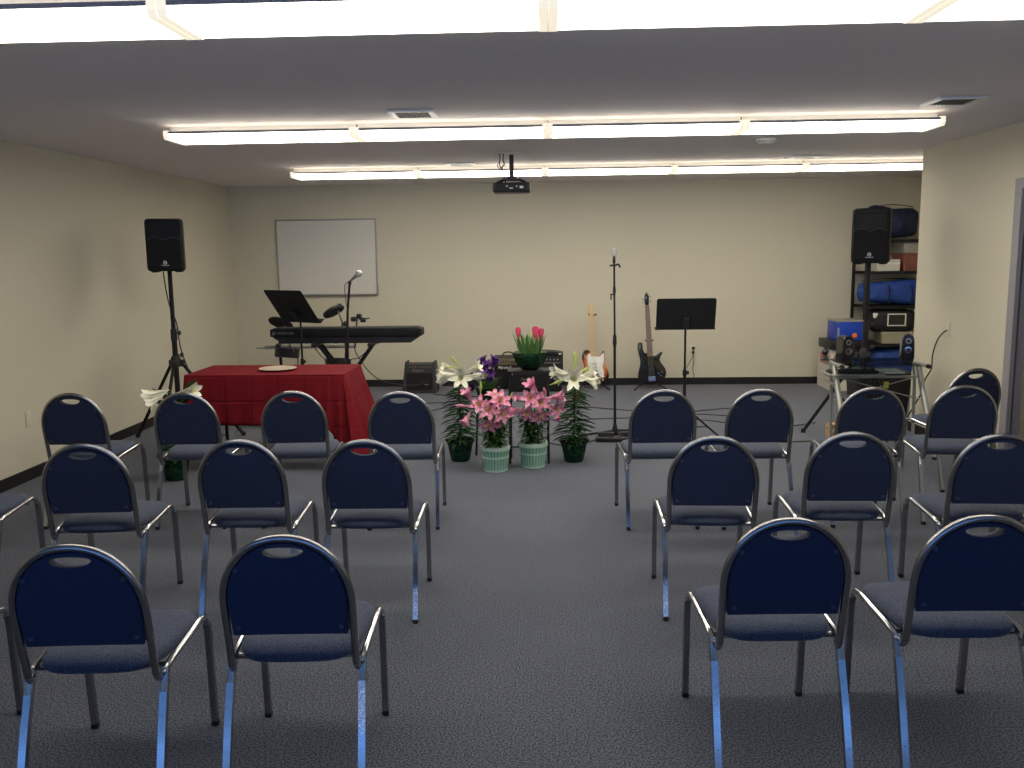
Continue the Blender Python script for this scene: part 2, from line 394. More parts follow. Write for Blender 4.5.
# ceiling vents
def make_vent(x, y, label, dark):
    t = thing('ceiling_vent', (x, y, H), label, 'vent', 'square air vents in the ceiling')
    f = MB(); w = .135
    for sx, sy, a, b in ((0, 1, 2*w, .035), (0, -1, 2*w, .035), (1, 0, .035, 2*w-.07), (-1, 0, .035, 2*w-.07)):
        f.box((sx*(w-.0175), sy*(w-.0175), -.006), (a, b, .012))
    f.build('frame', 'white', t, smooth=False)
    MB().box((0, 0, -.002), (2*w-.07, 2*w-.07, .004)).build('duct_opening', 'blackmat', t, smooth=False)
    s = MB()
    for k in range(-4, 5):
        s.box((k*.022, 0, -.007), (.004 if dark else .008, 2*w-.07, .008), Matrix.Identity(4))
    s.build('louvre_slats', 'blackmat' if dark else 'white', t, smooth=False)
make_vent(-.79, 5.44, 'square dark-centred ceiling vent in front of the projector, near the left wall', True)
make_vent(2.33, 5.35, 'square ceiling vent above the right door side, beside the middle light row', True)
make_vent(-.80, 8.46, 'small white slatted vent between the projector and the left wall', False)
make_vent(2.33, 8.36, 'small white slatted vent ahead of the last light row, near the alcove', False)
t = thing('smoke_detector', (1.67, 7.0, H), 'round white smoke detector on the ceiling between two light rows', 'smoke detector')
MB().lathe([(.075, 0), (.075, -.012), (.066, -.018), (.058, -.034), (.03, -.04)], n=28).build('body', 'white', t)
MB().lathe([(.05, -.0365), (.05, -.037), (.045, -.041), (.02, -.043)], n=24).build('vent_ring', 'cream', t)

# ------------------------------------------------------------------ projector
t = thing('projector', (-.29, 7.6, H), 'black projector hanging from the ceiling on a short pole', 'projector')
MB().lathe([(.062, 0), (.062, -.012), (.045, -.02), (.02, -.02)], n=24).build('ceiling_plate', 'white', t)
MB().tube([(0, 0, -.01), (0, 0, -.21)], .019, 14).build('pole', 'black', t)
br = MB().rbox((0, 0, -.215), (.09, .09, .035), .008)
for sx in (-1, 1):
    for sy in (-1, 1):
        br.tube([(0, 0, -.22), (sx*.07, sy*.05, -.225), (sx*.12, sy*.08, -.25)], .007, 8)
br.build('bracket', 'black', t)
MB().rbox((0, 0, -.293), (.31, .24, .08), .016, 3).build('body', 'black', t)
pn = MB().box((0, -.1205, -.292), (.26, .003, .05)); pn.build('connector_panel', 'rubber', t, smooth=False)
for x, w, z, h, m in ((-.035, .018, -.283, .012, 'alu'), (.0, .03, -.300, .01, 'alu'), (.045, .014, -.286, .01, 'alu'), (.085, .03, -.293, .018, 'white')):
    MB().box((x, -.1235, z), (w, .004, h)).build('socket', m, t, smooth=False)
MB().lathe([(.028, 0), (.03, .02), (.024, .03)], n=20, T=Matrix.Translation((.08, .12, -.29)) @ Matrix.Rotation(-pi/2, 4, 'X')).build('lens', 'gloss', t)
t2 = MB(); t2.tube(bez([(-.10, .0, -.002), (-.095, .0, -.05), (-.10, 0, -.10), (-.075, 0, -.15), (-.06, .02, -.19), (-.055, .06, -.245)]), .005, 8)
t2.tube(bez([(-.065, .0, -.002), (-.07, .0, -.06), (-.06, 0, -.10), (-.085, 0, -.13), (-.06, .02, -.19), (-.05, .05, -.248)]), .0045, 8)
t2.tube(bez([(-.09, .01, -.07), (-.12, .01, -.10), (-.09, .01, -.14), (-.07, .0, -.1)]), .004, 8)
t2.build('cable', 'cable', t)
MB().rbox((-.095, 0, -.005), (.09, .05, .01), .004).build('cable_box', 'white', t)

# ------------------------------------------------------------------ whiteboard
t = thing('whiteboard', (-2.66, YB-.004, 1.585), 'blank framed whiteboard hanging on the back wall above the keyboard', 'whiteboard')
bw, bz = 1.205, .90
MB().box((0, -.010, 0), (bw-.02, .012, bz-.02)).build('writing_surface', 'board', t, smooth=False)
f = MB()
for c, d in (((0, -.012, bz/2), (bw+.02, .022, .016)), ((0, -.012, -bz/2), (bw+.02, .022, .020)), ((-bw/2, -.012, 0), (.016, .022, bz)), ((bw/2, -.012, 0), (.016, .022, bz))): f.rbox(c, d, .003, 1)
f.build('frame', 'alu', t)
MB().rbox((0, -.03, -bz/2-.002), (bw*.98, .03, .010), .003, 1).build('pen_tray', 'alu', t)

# ------------------------------------------------------------------ outlets
def outlet(loc, rz, label, cat='wall outlet'):
    t = thing('wall_outlet', loc, label, cat, None, rz)
    MB().rbox((0, -.003, 0), (.072, .006, .118), .003, 2).build('cover_plate', 'plate_cream', t)
    for z in (-.027, .027):
        s = MB().prism(rrect(.034, .028, .008, 4, 0, z), -.0075, -.005).build('socket', 'plate_cream', t)
    return t
outlet((XL, 6.27, .45), 90, 'cream power outlet on the left wall beside the front chairs')
o1 = outlet((1.76, YB, .42), 0, 'power outlet with plugged cord on the back wall behind the music stand')
pl = MB().rbox((0, -.025, .027), (.035, .04, .03), .006).build('power_plug', 'cable', o1)
MB().tube(bez([(0, -.04, .02), (.0, -.05, -.04), (.006, -.04, -.14), (-.004, -.04, -.22), (.012, -.04, -.30), (.01, -.06, -.41)]), .004, 8).build('cord', 'cable', pl)
pl2 = MB().rbox((0, -.02, -.027), (.03, .03, .028), .006).build('power_plug', 'cable', o1)
MB().tube(bez([(0, -.03, -.03), (-.02, -.05, -.09), (-.07, -.04, -.19), (-.10, -.05, -.26), (-.09, -.09, -.41)]), .0035, 8).build('cord', 'cable', pl2)
o2 = outlet((XR, 7.23, .96), -90, 'pale outlet high on the right wall with a drooping cord')
# cord runs in the outlet's own frame: local x runs towards -y world, local -y into the room
cm = MB().tube(bez([(0, -.006, -.01), (-.02, -.03, -.03), (-.12, -.03, -.10), (-.17, -.04, -.22), (-.16, -.05, -.34), (-.22, -.07, -.44), (-.16, -.12, -.55), (-.14, -.22, -.72), (-.12, -.30, -.88), (-.1, -.34, -.953)]), .0055, 8)
cm.build('cord', 'cable', o2)

# ------------------------------------------------------------------ banquet chairs
def lean(z): return -.165-(z-.40)*(.080/.425)
def arch(a, zt, zb, wb, n=26, zs=.600):
    """right bottom -> over the top -> left bottom; half width a at zs, apex zt"""
    P = []
    for k in range(5): 
        q = k/5; P.append((wb+(a-wb)*q, zb+(zs-zb)*q))
    for k in range(n+1):
        t = pi*k/n; e = 2/2.1
        x = a*math.copysign(abs(cos(t))**e, cos(t)); z = zs+(zt-zs)*abs(sin(t))**e
        P.append((x, z))
    for k in range(4, -1, -1):
        q = k/5; P.append((-(wb+(a-wb)*q), zb+(zs-zb)*q))
    return P
def make_chair():
    t = thing('banquet_chair', (0, 0, 0), 'x', 'chair')
    # seat pad: stacked outlines, wider at the front, domed
    def outl(ins, z, dip):
        pts = []
        for k in range(40):
            a = 2*pi*k/40; e = 2/4.2
            cx = math.copysign(abs(cos(a))**e, cos(a)); cy = math.copysign(abs(sin(a))**e, sin(a))
            y = .035+cy*(.205-ins); hw = .193+.016*cy
            x = cx*(hw-ins)
            pts.append((x, y, z-dip*max(0, (cy-.2))**2))
        return pts
    s = MB(); rings = [outl(.03, .398, 0), outl(.006, .404, .002), outl(0, .416, .004), outl(0, .430, .008), outl(.010, .445, .012), outl(.035, .454, .014), outl(.09, .459, .010)]
    vs = [p for r in rings for p in r]; n = 40
    fs = [(i*n+j, i*n+(j+1) % n, (i+1)*n+(j+1) % n, (i+1)*n+j) for i in range(len(rings)-1) for j in range(n)]
    fs += [tuple(reversed(range(n))), tuple(range((len(rings)-1)*n, len(rings)*n))]
    s.add(vs, fs).build('seat', 'tweed', t, angle=60)
    # back panel with the hand slot
    outer = arch(.176, .803, .502, .169, 30)
    outer = outer+[(-.169+.338*k/8, .502) for k in range(1, 8)]
    hc = (0, .777)
    def slot(ang):                       # lens shaped hole: gently arched top, deeper bottom
        dx, dz = cos(ang), sin(ang)
        a = .061; bt_, bb = .0105, .023
        b = bt_ if dz > 0 else bb
        p = 2.0
        r = 1/((abs(dx)/a)**p+(abs(dz)/b)**p)**(1/p)
        return (hc[0]+dx*r, hc[1]+dz*r)
    outs = sorted([(math.atan2(z-hc[1], x-hc[0]), x, z) for x, z in outer])
    # extra samples for a smooth slot
    nO = len(outs); m = 72
    def outer_at(a):
        # intersection of ray with the outline polygon
        best = None; d = (cos(a), sin(a))
        for i in range(len(outer)):
            p = outer[i]; q = outer[(i+1) % len(outer)]
            ex, ez = q[0]-p[0], q[1]-p[1]; den = d[0]*ez-d[1]*ex
            if abs(den) < 1e-9: continue
            rx, rz_ = p[0]-hc[0], p[1]-hc[1]
            tt = (rx*ez-rz_*ex)/den; u = (rx*d[1]-rz_*d[0])/den
            if tt > 0 and -1e-6 <= u <= 1+1e-6 and (best is None or tt > best): best = tt
        return (hc[0]+d[0]*best, hc[1]+d[1]*best)
    angs = sorted(set([round(2*pi*k/m-pi, 6) for k in range(m)]+[round(math.atan2(z-hc[1], x), 6) for x, z in ((.169, .502), (-.169, .502))]))
    A = [outer_at(a) for a in angs]; B = [slot(a) for a in angs]; n = len(angs)
    def slab(off0, off1, ins, grow):
        v = []; f = []
        def ring(P, off, c=None, g=0):
            for x, z in P:
                if c: 
                    d = Vector((x-c[0], z-c[1])); l = d.length; d = d*((l+g)/l); x, z = c[0]+d.x, c[1]+d.y
                v.append((x, lean(z)+off, z))
        cc = (0, .64)
        ring(A, off0, cc, -ins); ring(A, (off0+off1)/2, cc, 0); ring(A, off1, cc, -ins)
        ring(B, off1, hc, grow); ring(B, off0, hc, grow)
        for k in range(5):
            for j in range(n): f.append((k*n+j, k*n+(j+1) % n, ((k+1) % 5)*n+(j+1) % n, ((k+1) % 5)*n+j))
        return MB().add(v, f)
    bk = slab(-.008, .006, .003, 0).build('backrest', 'vinyl', t, angle=40)
    slab(.0065, .034, .014, .004).build('back_cushion', 'tweed', t, angle=60)
    for sx in (-1, 1):
        for z, x in ((.528, .150), (.716, .140)):
            T = Matrix.Translation((sx*x, lean(z)-.008, z)) @ Matrix.Rotation(pi/2, 4, 'X')
            MB().lathe([(.0075, 0), (.0075, .001), (.004, .002)], n=12, T=T).build('button', 'clip', bk)
    # tube frame round the back
    P = [(x, lean(z), z) for x, z in arch(.1865, .8145, .405, .185, 36)]
    MB().tube(P, .0115, 12).build('back_frame', 'gun', t, angle=60)
    for sx in (-1, 1):
        MB().tube(bez([(sx*.185, lean(.405), .405), (sx*.186, -.158, .388), (sx*.189, -.143, .380), (sx*.193, -.127, .386), (sx*.197, -.113, .400)], 5), .0112, 12).build('bracket', 'chrome', t, angle=60)
        MB().lathe([(.009, 0), (.009, .008), (.005, .012)], n=14, T=Matrix.Translation((sx*.197, -.135, .392)) @ Matrix.Rotation(pi/2, 4, 'X')).build('bracket_bolt', 'chrome', t)
        MB().tube(bez([(sx*.197, -.125, .392), (sx*.2, -.08, .404), (sx*.203, .05, .412), (sx*.205, .17, .418), (sx*.206, .215, .408), (sx*.2065, .235, .380)], 6), .011, 12).build('seat_rail', 'chrome', t, angle=60)
        MB().tube([(sx*.1968, -.122, .402), (sx*.1972, -.132, .375), (sx*.1985, -.150, .335)], .0142, 12).build('sleeve', 'chrome', t)
        fl = MB().tube(bez([(sx*.2065, .232, .386), (sx*.207, .243, .345), (sx*.207, .250, .20), (sx*.206, .260, .012)], 5), .0148, 4).build('leg', 'gun', t, angle=60)
        rl = MB().tube(bez([(sx*.197, -.128, .388), (sx*.1985, -.160, .30), (sx*.200, -.198, .19), (sx*.201, -.250, .012)], 5), .0152, 4).build('leg', 'chrome', t, angle=60)
        for par, x, y in ((fl, .206, .260), (rl, .201, -.250)):
            MB().rbox((sx*x, y, .010), (.0235, .0235, .020), .003, 1).build('foot_cap', 'rubber', par)
            MB().tube([(sx*x-.0005, y+(.0 if y > 0 else .013), .085), (sx*x-.0005, y-.013, .085)] if y > 0 else [(sx*x, y+.028, .085), (sx*x, y+.01, .085)], .004, 8).build('rivet', 'chrome', par)
    u = MB().tube([(-.2, .16, .400), (.2, .16, .400)], .009, 8).tube([(-.195, -.09, .392), (.195, -.09, .392)], .009, 8)
    u.build('under_seat_bar', 'gun', t)
    return t
chair0 = make_chair(); used = [False]
NB = 'blue banquet chair with chromed legs, '
chairs = [
 # x, y, rotation, label, group
 (-2.076, 2.62, 4, NB+'rear row, red-table side, third from the aisle', 'chairs in the row nearest the viewer'),
 (-1.349, 2.558, 3.8, NB+'rear row, red-table side, second from the aisle', 'chairs in the row nearest the viewer'),
 (-.772, 2.64, 3, NB+'rear row, red-table side, right on the aisle', 'chairs in the row nearest the viewer'),
 (.707, 2.80, 2, NB+'rear row, desk side, right on the aisle', 'chairs in the row nearest the viewer'),
 (1.290, 2.829, 1, NB+'rear row, desk side, second from the aisle', 'chairs in the row nearest the viewer'),
 (-2.78, 4.02, 6, NB+'middle row, red-table side, fourth from the aisle', 'chairs in the middle row'),
 (-2.017, 3.879, 5, NB+'middle row, red-table side, third from the aisle', 'chairs in the middle row'),
 (-1.352, 3.953, 1.9, NB+'middle row, red-table side, second from the aisle', 'chairs in the middle row'),
 (-.795, 3.938, 1.1, NB+'middle row, red-table side, right on the aisle', 'chairs in the middle row'),
 (.719, 3.977, -1.5, NB+'middle row, desk side, right on the aisle', 'chairs in the middle row'),
 (1.324, 4.049, -1.2, NB+'middle row, desk side, second from the aisle', 'chairs in the middle row'),
 (1.932, 3.999, -2, NB+'middle row, desk side, third from the aisle', 'chairs in the middle row'),
 (-2.831, 5.30, 2, NB+'front row, beside the left wall outlet', 'chairs in the front row'),
 (-2.144, 5.29, 1.9, NB+'front row, standing before the hidden floor lily', 'chairs in the front row'),
 (-1.517, 5.32, 4, NB+'front row, before the middle of the red table', 'chairs in the front row'),
 (-.866, 5.273, 2.5, NB+'front row, red-table side, right on the aisle', 'chairs in the front row'),
 (.653, 5.277, 2.9, NB+'front row, desk side, right on the aisle', 'chairs in the front row'),
 (1.21, 5.276, 1.8, NB+'front row, desk side, second from the aisle', 'chairs in the front row'),
 (1.863, 5.307, -1.4, NB+'front row, directly before the glass desk', 'chairs in the front row'),
 (2.411, 5.36, -3, NB+'front row, desk side, fourth from the aisle', 'chairs in the front row'),
 (2.775, 6.10, 8, NB+'alone against the right wall beyond the front row', 'chairs in the front row'),
]
for i, (x, y, a, lab, grp) in enumerate(chairs):
    c = chair0 if i == 0 else copy_tree(chair0)
    c.location = (x, y, 0); c.rotation_euler = (0, 0, R(a)); c['label'] = lab; c['group'] = grp

# ------------------------------------------------------------------ table, cloth, plate
TX, TY, TW, TD, TH = -2.10, 6.72, 1.19, .60, .735
t = thing('folding_table', (TX, TY, 0), 'rectangular folding table with black legs under the red cloth', 'table')
MB().rbox((0, 0, TH-.014), (TW, TD, .026), .008).build('tabletop', 'cream', t)
for sx in (-1, 1):
    for sy in (-1, 1):
        l = MB().tube([(sx*.50, sy*.22, TH-.03), (sx*.50, sy*.24, .012)], .013, 12).build('leg', 'blackmat', t)
        MB().lathe([(.014, 0), (.016, .004), (.015, .03)], (sx*.50, sy*.24, 0), 14).build('foot_cap', 'rubber', l)
    MB().tube([(sx*.50, -.235, .14), (sx*.50, .235, .14)], .009, 10).build('cross_bar', 'blackmat', t)
def cloth():
    a, b = TW/2+.006, TD/2+.006; top = TH+.004; rows = []; N = 264
    # perimeter samples with corner arcs
    per = 4*(a+b); pts = []
    rc = .02
    def perim(s):
        # returns point, normal, cornerness 0..1 and its direction
        L1 = 2*(a-rc); L2 = 2*(b-rc); arc = pi/2*rc*6       # give the corners extra samples
        seq = [('x', -1), ('c', 0), ('y', 1), ('c', 1), ('x', 1), ('c', 2), ('y', -1), ('c', 3)]
        lens = [L1, arc, L2, arc, L1, arc, L2, arc]; tot = sum(lens); d = s*tot
        for (k, sg), l in zip(seq, lens):
            if d <= l: break
            d -= l
        q = d/l
        if k == 'x':
            x = (-(a-rc)+q*L1) if sg < 0 else ((a-rc)-q*L1); return (x, sg*b), (0, sg), min(a-abs(x), 9)
        if k == 'y':
            y = (-(b-rc)+q*L2) if sg > 0 else ((b-rc)-q*L2); return (sg*a, y), (sg, 0), min(b-abs(y), 9)
        cx, cy = [(a-rc, -b+rc), (a-rc, b-rc), (-a+rc, b-rc), (-a+rc, -b+rc)][sg]; a0 = [-90, 0, 90, 180][sg]
        an = R(a0+90*q); return (cx+rc*cos(an), cy+rc*sin(an)), (cos(an), sin(an)), 0
    tsN = 16
    for k in range(tsN+1):
        tt = k/tsN; row = []
        for j in range(N):
            (x, y), (nx, ny), c = perim(j/N)
            cor = math.exp(-(c/.10)**2)                 # near a corner
            right = x > 0
            drop = .375+(.23 if right else .10)*math.exp(-(c/.085)**2)
            if abs(ny) < .5: drop += .02
            wave = sin(j*.62+1.3)*.5+sin(j*.23+.5)*.5
            ph = sin(c*62)                               # folds gathering either side of the corner
            out = tt**1.1*(.012+.075*cor*(1 if right else .7))+(.012*wave+.036*ph*math.exp(-(c/.16)**2))*tt**1.3
            if right and nx > .5: out += .095*tt
            z = top-.002-drop*tt
            if k == 0: out = 0; z = top
            row.append((x+nx*out, y+ny*out, z))
        rows.append(row)
    v = [p for r in rows for p in r]; f = []
    for i in range(tsN):
        for j in range(N): f.append((i*N+j, i*N+(j+1) % N, (i+1)*N+(j+1) % N, (i+1)*N+j))
    # top surface
    f.append(tuple(range(N)))
    return MB().add(v, f)
cl = cloth().build('tablecloth', 'redcloth', None, angle=70); cl.location = (TX, TY, 0)
sol = cl.modifiers.new('thickness', 'SOLIDIFY'); sol.thickness = .0015; sol.offset = 1
tag(cl, 'red creased cloth draped over the rectangular table', 'tablecloth')
pl = MB().lathe([(.05, .0), (.075, .003), (.135, .014), (.142, .018), (.139, .020), (.08, .010), (.0005, .008)], n=40).build('plate', 'plate', None)
pl.location = (-2.07, 6.68, TH+.0055); tag(pl, 'shallow cream plate lying on the red tablecloth', 'plate')

# ------------------------------------------------------------------ speakers and tripods
def speaker(loc, rz, label, h=.435):
    t = thing('loudspeaker', loc, label, 'loudspeaker', 'pair of tripod loudspeakers', rz)
    w = .295
    prof = [(-w/2+.02, -.135), (w/2-.02, -.135), (w/2, -.115), (w/2, -.02), (w/2-.05, .12), (w/2-.08, .135), (-w/2+.08, .135), (-w/2+.05, .12), (-w/2, -.02), (-w/2, -.115)]
    b = MB(); vs = []; zs = [(0, .02), (.012, .004), (.03, 0), (h-.03, 0), (h-.012, .004), (h, .02)]; n = len(prof)
    for z, ins in zs:
        for x, y in prof: vs.append((x*(1-ins/.15), y*(1-ins/.15), z))
    fs = [(i*n+j, i*n+(j+1) % n, (i+1)*n+(j+1) % n, (i+1)*n+j) for i in range(len(zs)-1) for j in range(n)]
    fs += [tuple(reversed(range(n))), tuple(range((len(zs)-1)*n, len(zs)*n))]
    b.add(vs, fs).build('cabinet', 'spkblack', t)
    g = MB().prism(rrect(.262, .235, .018, 5, 0, .145), -.142, -.130, bev=.004); g.build('woofer_grille', 'blackgrille', t)
    # horn: flared frame with a recessed throat
    hn = MB(); f0 = rrect(.262, .130, .02, 5, 0, .345); f1 = rrect(.12, .055, .02, 5, 0, .345); k = len(f0)
    vs = [(x, -.140, z) for x, z in f0]+[(x, -.105, z) for x, z in f1]
    hn.add(vs, [(i, (i+1) % k, k+(i+1) % k, k+i) for i in range(k)]+[tuple(range(k, 2*k))]).build('horn', 'blackgrille', t)
    for sx in (-1, 1):
        MB().tube(bez([(sx*.125, -.139, .265), (sx*.07, -.143, .283), (sx*.0, -.143, .262)], 5), .006, 8).build('trim_rib', 'black', t)
        MB().rbox((sx*.095, -.02, -.004), (.05, .16, .012), .004).build('foot_pad', 'rubber', t)
    lg = MB(); T = Matrix.Translation((0, -.1425, .072)) @ Matrix.Rotation(pi/2, 4, 'X')
    lg.tube([(.0135*cos(a*pi/12), .0135*sin(a*pi/12), 0) for a in range(24)], .0018, 6, closed=True, T=T)
    for a in (90, 210, 330):
        lg.tube([(0, 0, 0), (.012*cos(R(a)), .012*sin(R(a)), 0)], .0024, 6, T=T)
        lg.tube([(.006*cos(R(a))-.002*sin(R(a)), .006*sin(R(a))+.002*cos(R(a)), 0), (.006*cos(R(a))+.002*sin(R(a)), .006*sin(R(a))-.002*cos(R(a)), 0)], .0008, 6, T=T)
    lg.build('round_emblem', 'ledtext', t)
    text('brand_lettering', 'YAMAHA', .0155, face_y((0, -.1425, .048)), 'ledtext', t, ext=.0006)
    return t
def tripod(loc, H_, label, rz=0, rad=.56, hub=.70):
    t = thing('speaker_stand', loc, label, 'speaker stand', 'speaker tripods', rz)
    MB().tube([(0, 0, .16), (0, 0, .98)], .0225, 16).build('lower_pole', 'blackmat', t)
    MB().tube([(0, 0, .95), (0, 0, H_)], .0185, 16).build('pole', 'blackmat', t)
    MB().lathe([(.026, 0), (.028, .02), (.026, .10)], (0, 0, .90), 18).build('collar', 'black', t)
    MB().lathe([(.03, 0), (.045, .01), (.045, .06), (.03, .10)], (0, 0, hub-.03), 18).build('hub', 'black', t)
    MB().lathe([(.026, 0), (.03, .015), (.026, .03)], (0, 0, .17), 18).build('lower_ring', 'black', t)
    for z, x in ((.965, .045), (.775, .055)):
        MB().tube([(.015, 0, z), (x-.01, 0, z)], .005, 8).build('knob_screw', 'black', t)
        MB().lathe([(.010, 0), (.020, .004), (.021, .018), (.012, .024)], n=16, T=Matrix.Translation((x-.008, 0, z)) @ Matrix.Rotation(pi/2, 4, 'Y')).build('clamp_knob', 'black', t)
    for a in (155, 275, 35):
        c, s = cos(R(a)), sin(R(a))
        l = MB().tube([(.05*c, .05*s, hub), (rad*c, rad*s, .014)], .0145, 12).build('leg', 'blackmat', t)
        MB().rbox((.052*c, .052*s, hub), (.04, .04, .06), .008).build('leg_clamp', 'black', l)
        MB().lathe([(.018, 0), (.022, .006), (.018, .035)], (rad*c, rad*s, 0), 14).build('rubber_foot', 'rubber', l)
        q = (hub-.06)/(hub); m = .45
        MB().tube([(.02*c, .02*s, .185), ((.05+(rad-.05)*m)*c, (.05+(rad-.05)*m)*s, hub*(1-m)+.01)], .008, 8).build('brace', 'blackmat', l)
    return t
sx, sy = -3.215, 7.5
tripod((sx, sy, 0), 1.50, 'black tripod stand under the loudspeaker by the left wall', rad=.545)
speaker((sx-.01, sy, 1.495), 15, 'black loudspeaker on a tall tripod beside the left wall')
cb = MB().tube(bez([(-3.27, 7.50, 1.49), (-3.27, 7.52, 1.38), (-3.245, 7.52, 1.2), (-3.20, 7.535, 1.05), (-3.19, 7.54, .9), (-3.165, 7.53, .78), (-3.10, 7.52, .60), (-3.02, 7.60, .3), (-2.95, 7.75, .02), (-2.9, 8.2, .006), (-3.0, 9.2, .006)]), .005, 8).build('speaker_cable', 'cable', None)
tag(cb, 'thin black cable hanging down beside the left speaker stand', 'cable')
sx, sy = 2.70, 7.62
tripod((sx, sy, 0), 1.49, 'black tripod stand behind the glass desk under the right loudspeaker', rz=0, rad=.48)
speaker((sx+.02, sy, 1.487), -27, 'black loudspeaker on a tripod in front of the alcove shelving', .45)

# ------------------------------------------------------------------ microphones and music stands
def mic(parent, base, d, L_=.13):
    d = Vector(d).normalized(); b = Vector(base); q = d.to_track_quat('Z', 'Y').to_matrix().to_4x4()
    T = Matrix.Translation(b) @ q
    MB().lathe([(.009, 0), (.012, .03), (.017, L_)], n=16, T=T).build('microphone_body', 'alu', parent)
    MB().lathe([(.017, L_), (.028, L_+.010), (.031, L_+.025), (.028, L_+.045), (.018, L_+.060), (.004, L_+.064)], n=18, T=T).build('microphone_head', 'steelmesh', parent)
# left stand with a tilted vocal microphone
t = thing('microphone_stand', (-1.86, 8.15, 0), 'black microphone stand holding a silver-headed microphone before the keyboard', 'microphone stand')
MB().tube([(0, 0, .10), (0, 0, .80)], .011, 12).build('lower_pole', 'blackmat', t)
MB().tube([(0, 0, .78), (.015, 0, 1.10), (.045, 0, 1.36)], .0105, 12).build('pole', 'blackmat', t)
MB().lathe([(.015, 0), (.017, .02), (.014, .07)], (0, 0, .75), 14).build('clutch', 'black', t)
MB().rbox((.045, 0, 1.355), (.025, .03, .045), .006).build('clip', 'black', t)
mic(t, (.035, 0, 1.365), (.72, -.2, .52), .10)
for a in (80, 200, 320):
    MB().tube([(0, 0, .12), (.27*cos(R(a)), .27*sin(R(a)), .012)], .008, 8).build('leg', 'blackmat', t)
MB().tube(bez([(.035, 0, 1.365), (.0, -.01, 1.33), (.005, -.015, 1.2), (.02, -.012, 1.0), (-.02, -.02, .7), (-.03, -.02, .5), (-.02, -.02, .2), (.05, .1, .006)]), .0035, 8).build('cable', 'cable', t)
# right stand with an upright ball microphone
t = thing('microphone_stand', (.585, 7.65, 0), 'tall straight microphone stand between the two guitars, microphone pointing upward', 'microphone stand')
MB().tube([(0, 0, .05), (-.005, 0, .85)], .0115, 12).build('lower_pole', 'blackmat', t)
MB().tube([(-.005, 0, .83), (-.012, 0, 1.52)], .0085, 12).build('pole', 'blackmat', t)
MB().lathe([(.014, 0), (.018, .03), (.014, .10)], (-.005, 0, .80), 14).build('clutch', 'black', t)
MB().lathe([(.012, 0), (.014, .02), (.011, .06)], (-.010, 0, 1.255), 14).build('collar', 'black', t)
h = MB().tube([(-.035, 0, 1.245), (.0, 0, 1.25)], .006, 8).tube([(-.038, 0, 1.255), (-.038, 0, 1.20)], .006, 8); h.build('side_clip', 'black', t)
MB().tube(bez([(-.050, 0, 1.488), (-.03, 0, 1.495), (-.01, 0, 1.490), (.022, 0, 1.502), (.040, 0, 1.475)], 6), .008, 8).build('microphone_clip', 'black', t)
T = Matrix.Translation((-.013, 0, 1.51))
MB().lathe([(.010, 0), (.014, .02), (.010, .05), (.012, .06)], n=14, T=T).build('microphone_body', 'black', t)
MB().lathe([(.012, .06), (.022, .068), (.026, .085), (.026, .105), (.02, .122), (.005, .128)], n=18, T=T).build('microphone_head', 'steelmesh', t)
MB().lathe([(.03, 0), (.035, .02), (.02, .07), (.013, .11)], (0, 0, .02), 16).build('hub', 'black', t)
for a in (175, 292, 60):
    MB().tube([(0, 0, .06), (.3*cos(R(a)), .3*sin(R(a)), .012)], .010, 8).build('leg', 'blackmat', t)
MB().rbox((.19, -.02, .03), (.30, .06, .05), .01).build('pedal_bar', 'black', t)
def music_stand(loc, rz, tilt, roll, top, w, h, label, pole_z, lean_x=0):
    t = thing('music_stand', loc, label, 'music stand', None, rz)
    T = Matrix.Translation((0, 0, top)) @ Euler((R(tilt), 0, 0)).to_matrix().to_4x4()
    k = lean_x
    d = MB().add([(-w/2+.012+k, 0, h), (w/2-.012+k, 0, h), (w/2+k, 0, h-.012), (w/2, 0, 0), (-w/2, 0, 0), (-w/2+k, 0, h-.012)] +
                 [(-w/2+.012+k, .004, h), (w/2-.012+k, .004, h), (w/2+k, .004, h-.012), (w/2, .004, 0), (-w/2, .004, 0), (-w/2+k, .004, h-.012)],
                 [(0, 1, 2, 3, 4, 5), (11, 10, 9, 8, 7, 6)]+[(i, 6+i, 6+(i+1) % 6, (i+1) % 6) for i in range(6)], T)
    d.build('desk_panel', 'blackmat', t, smooth=False)
    MB().rbox((0, .03, 0), (w+.012, .064, .006), .002, 1, T).build('lip', 'blackmat', t)
    MB().rbox((0, -.015, h*.24), (.06, .025, .10), .006, 2, T).build('mount', 'black', t)
    MB().tube([(0, -.01, top+h*.2), (0, -.01, pole_z)], .0095, 12).build('pole', 'blackmat', t)
    MB().tube([(0, -.01, pole_z+.04), (0, -.01, .08)], .0135, 12).build('lower_pole', 'blackmat', t)
    MB().lathe([(.017, 0), (.019, .01), (.017, .05)], (0, -.01, pole_z), 14).build('collar', 'black', t)
    MB().lathe([(.008, 0), (.015, .004), (.015, .018), (.008, .022)], n=12, T=Matrix.Translation((.015, -.01, pole_z+.025)) @ Matrix.Rotation(pi/2, 4, 'Y')).build('clamp_knob', 'black', t)
    for a in (-20, 100, 220):
        l = MB().tube([(0, -.01, .30), (.10*cos(R(a)), -.01+.10*sin(R(a)), .20), (.33*cos(R(a)), -.01+.33*sin(R(a)), .012)], .009, 8).build('leg', 'blackmat', t)
        MB().tube([(0, -.01, .10), (.2*cos(R(a)), -.01+.2*sin(R(a)), .115)], .005, 6).build('brace', 'blackmat', l)
    return t
music_stand((1.175, 7.6, 0), 0, 14, 0, .945, .50, .275, 'black music stand right of the tall microphone, before the back wall outlet', .55)
music_stand((-2.255, 8.05, 0), -32, 36, 0, 1.005, .49, .37, 'black music stand with slanted desk in front of the keyboard', .62)

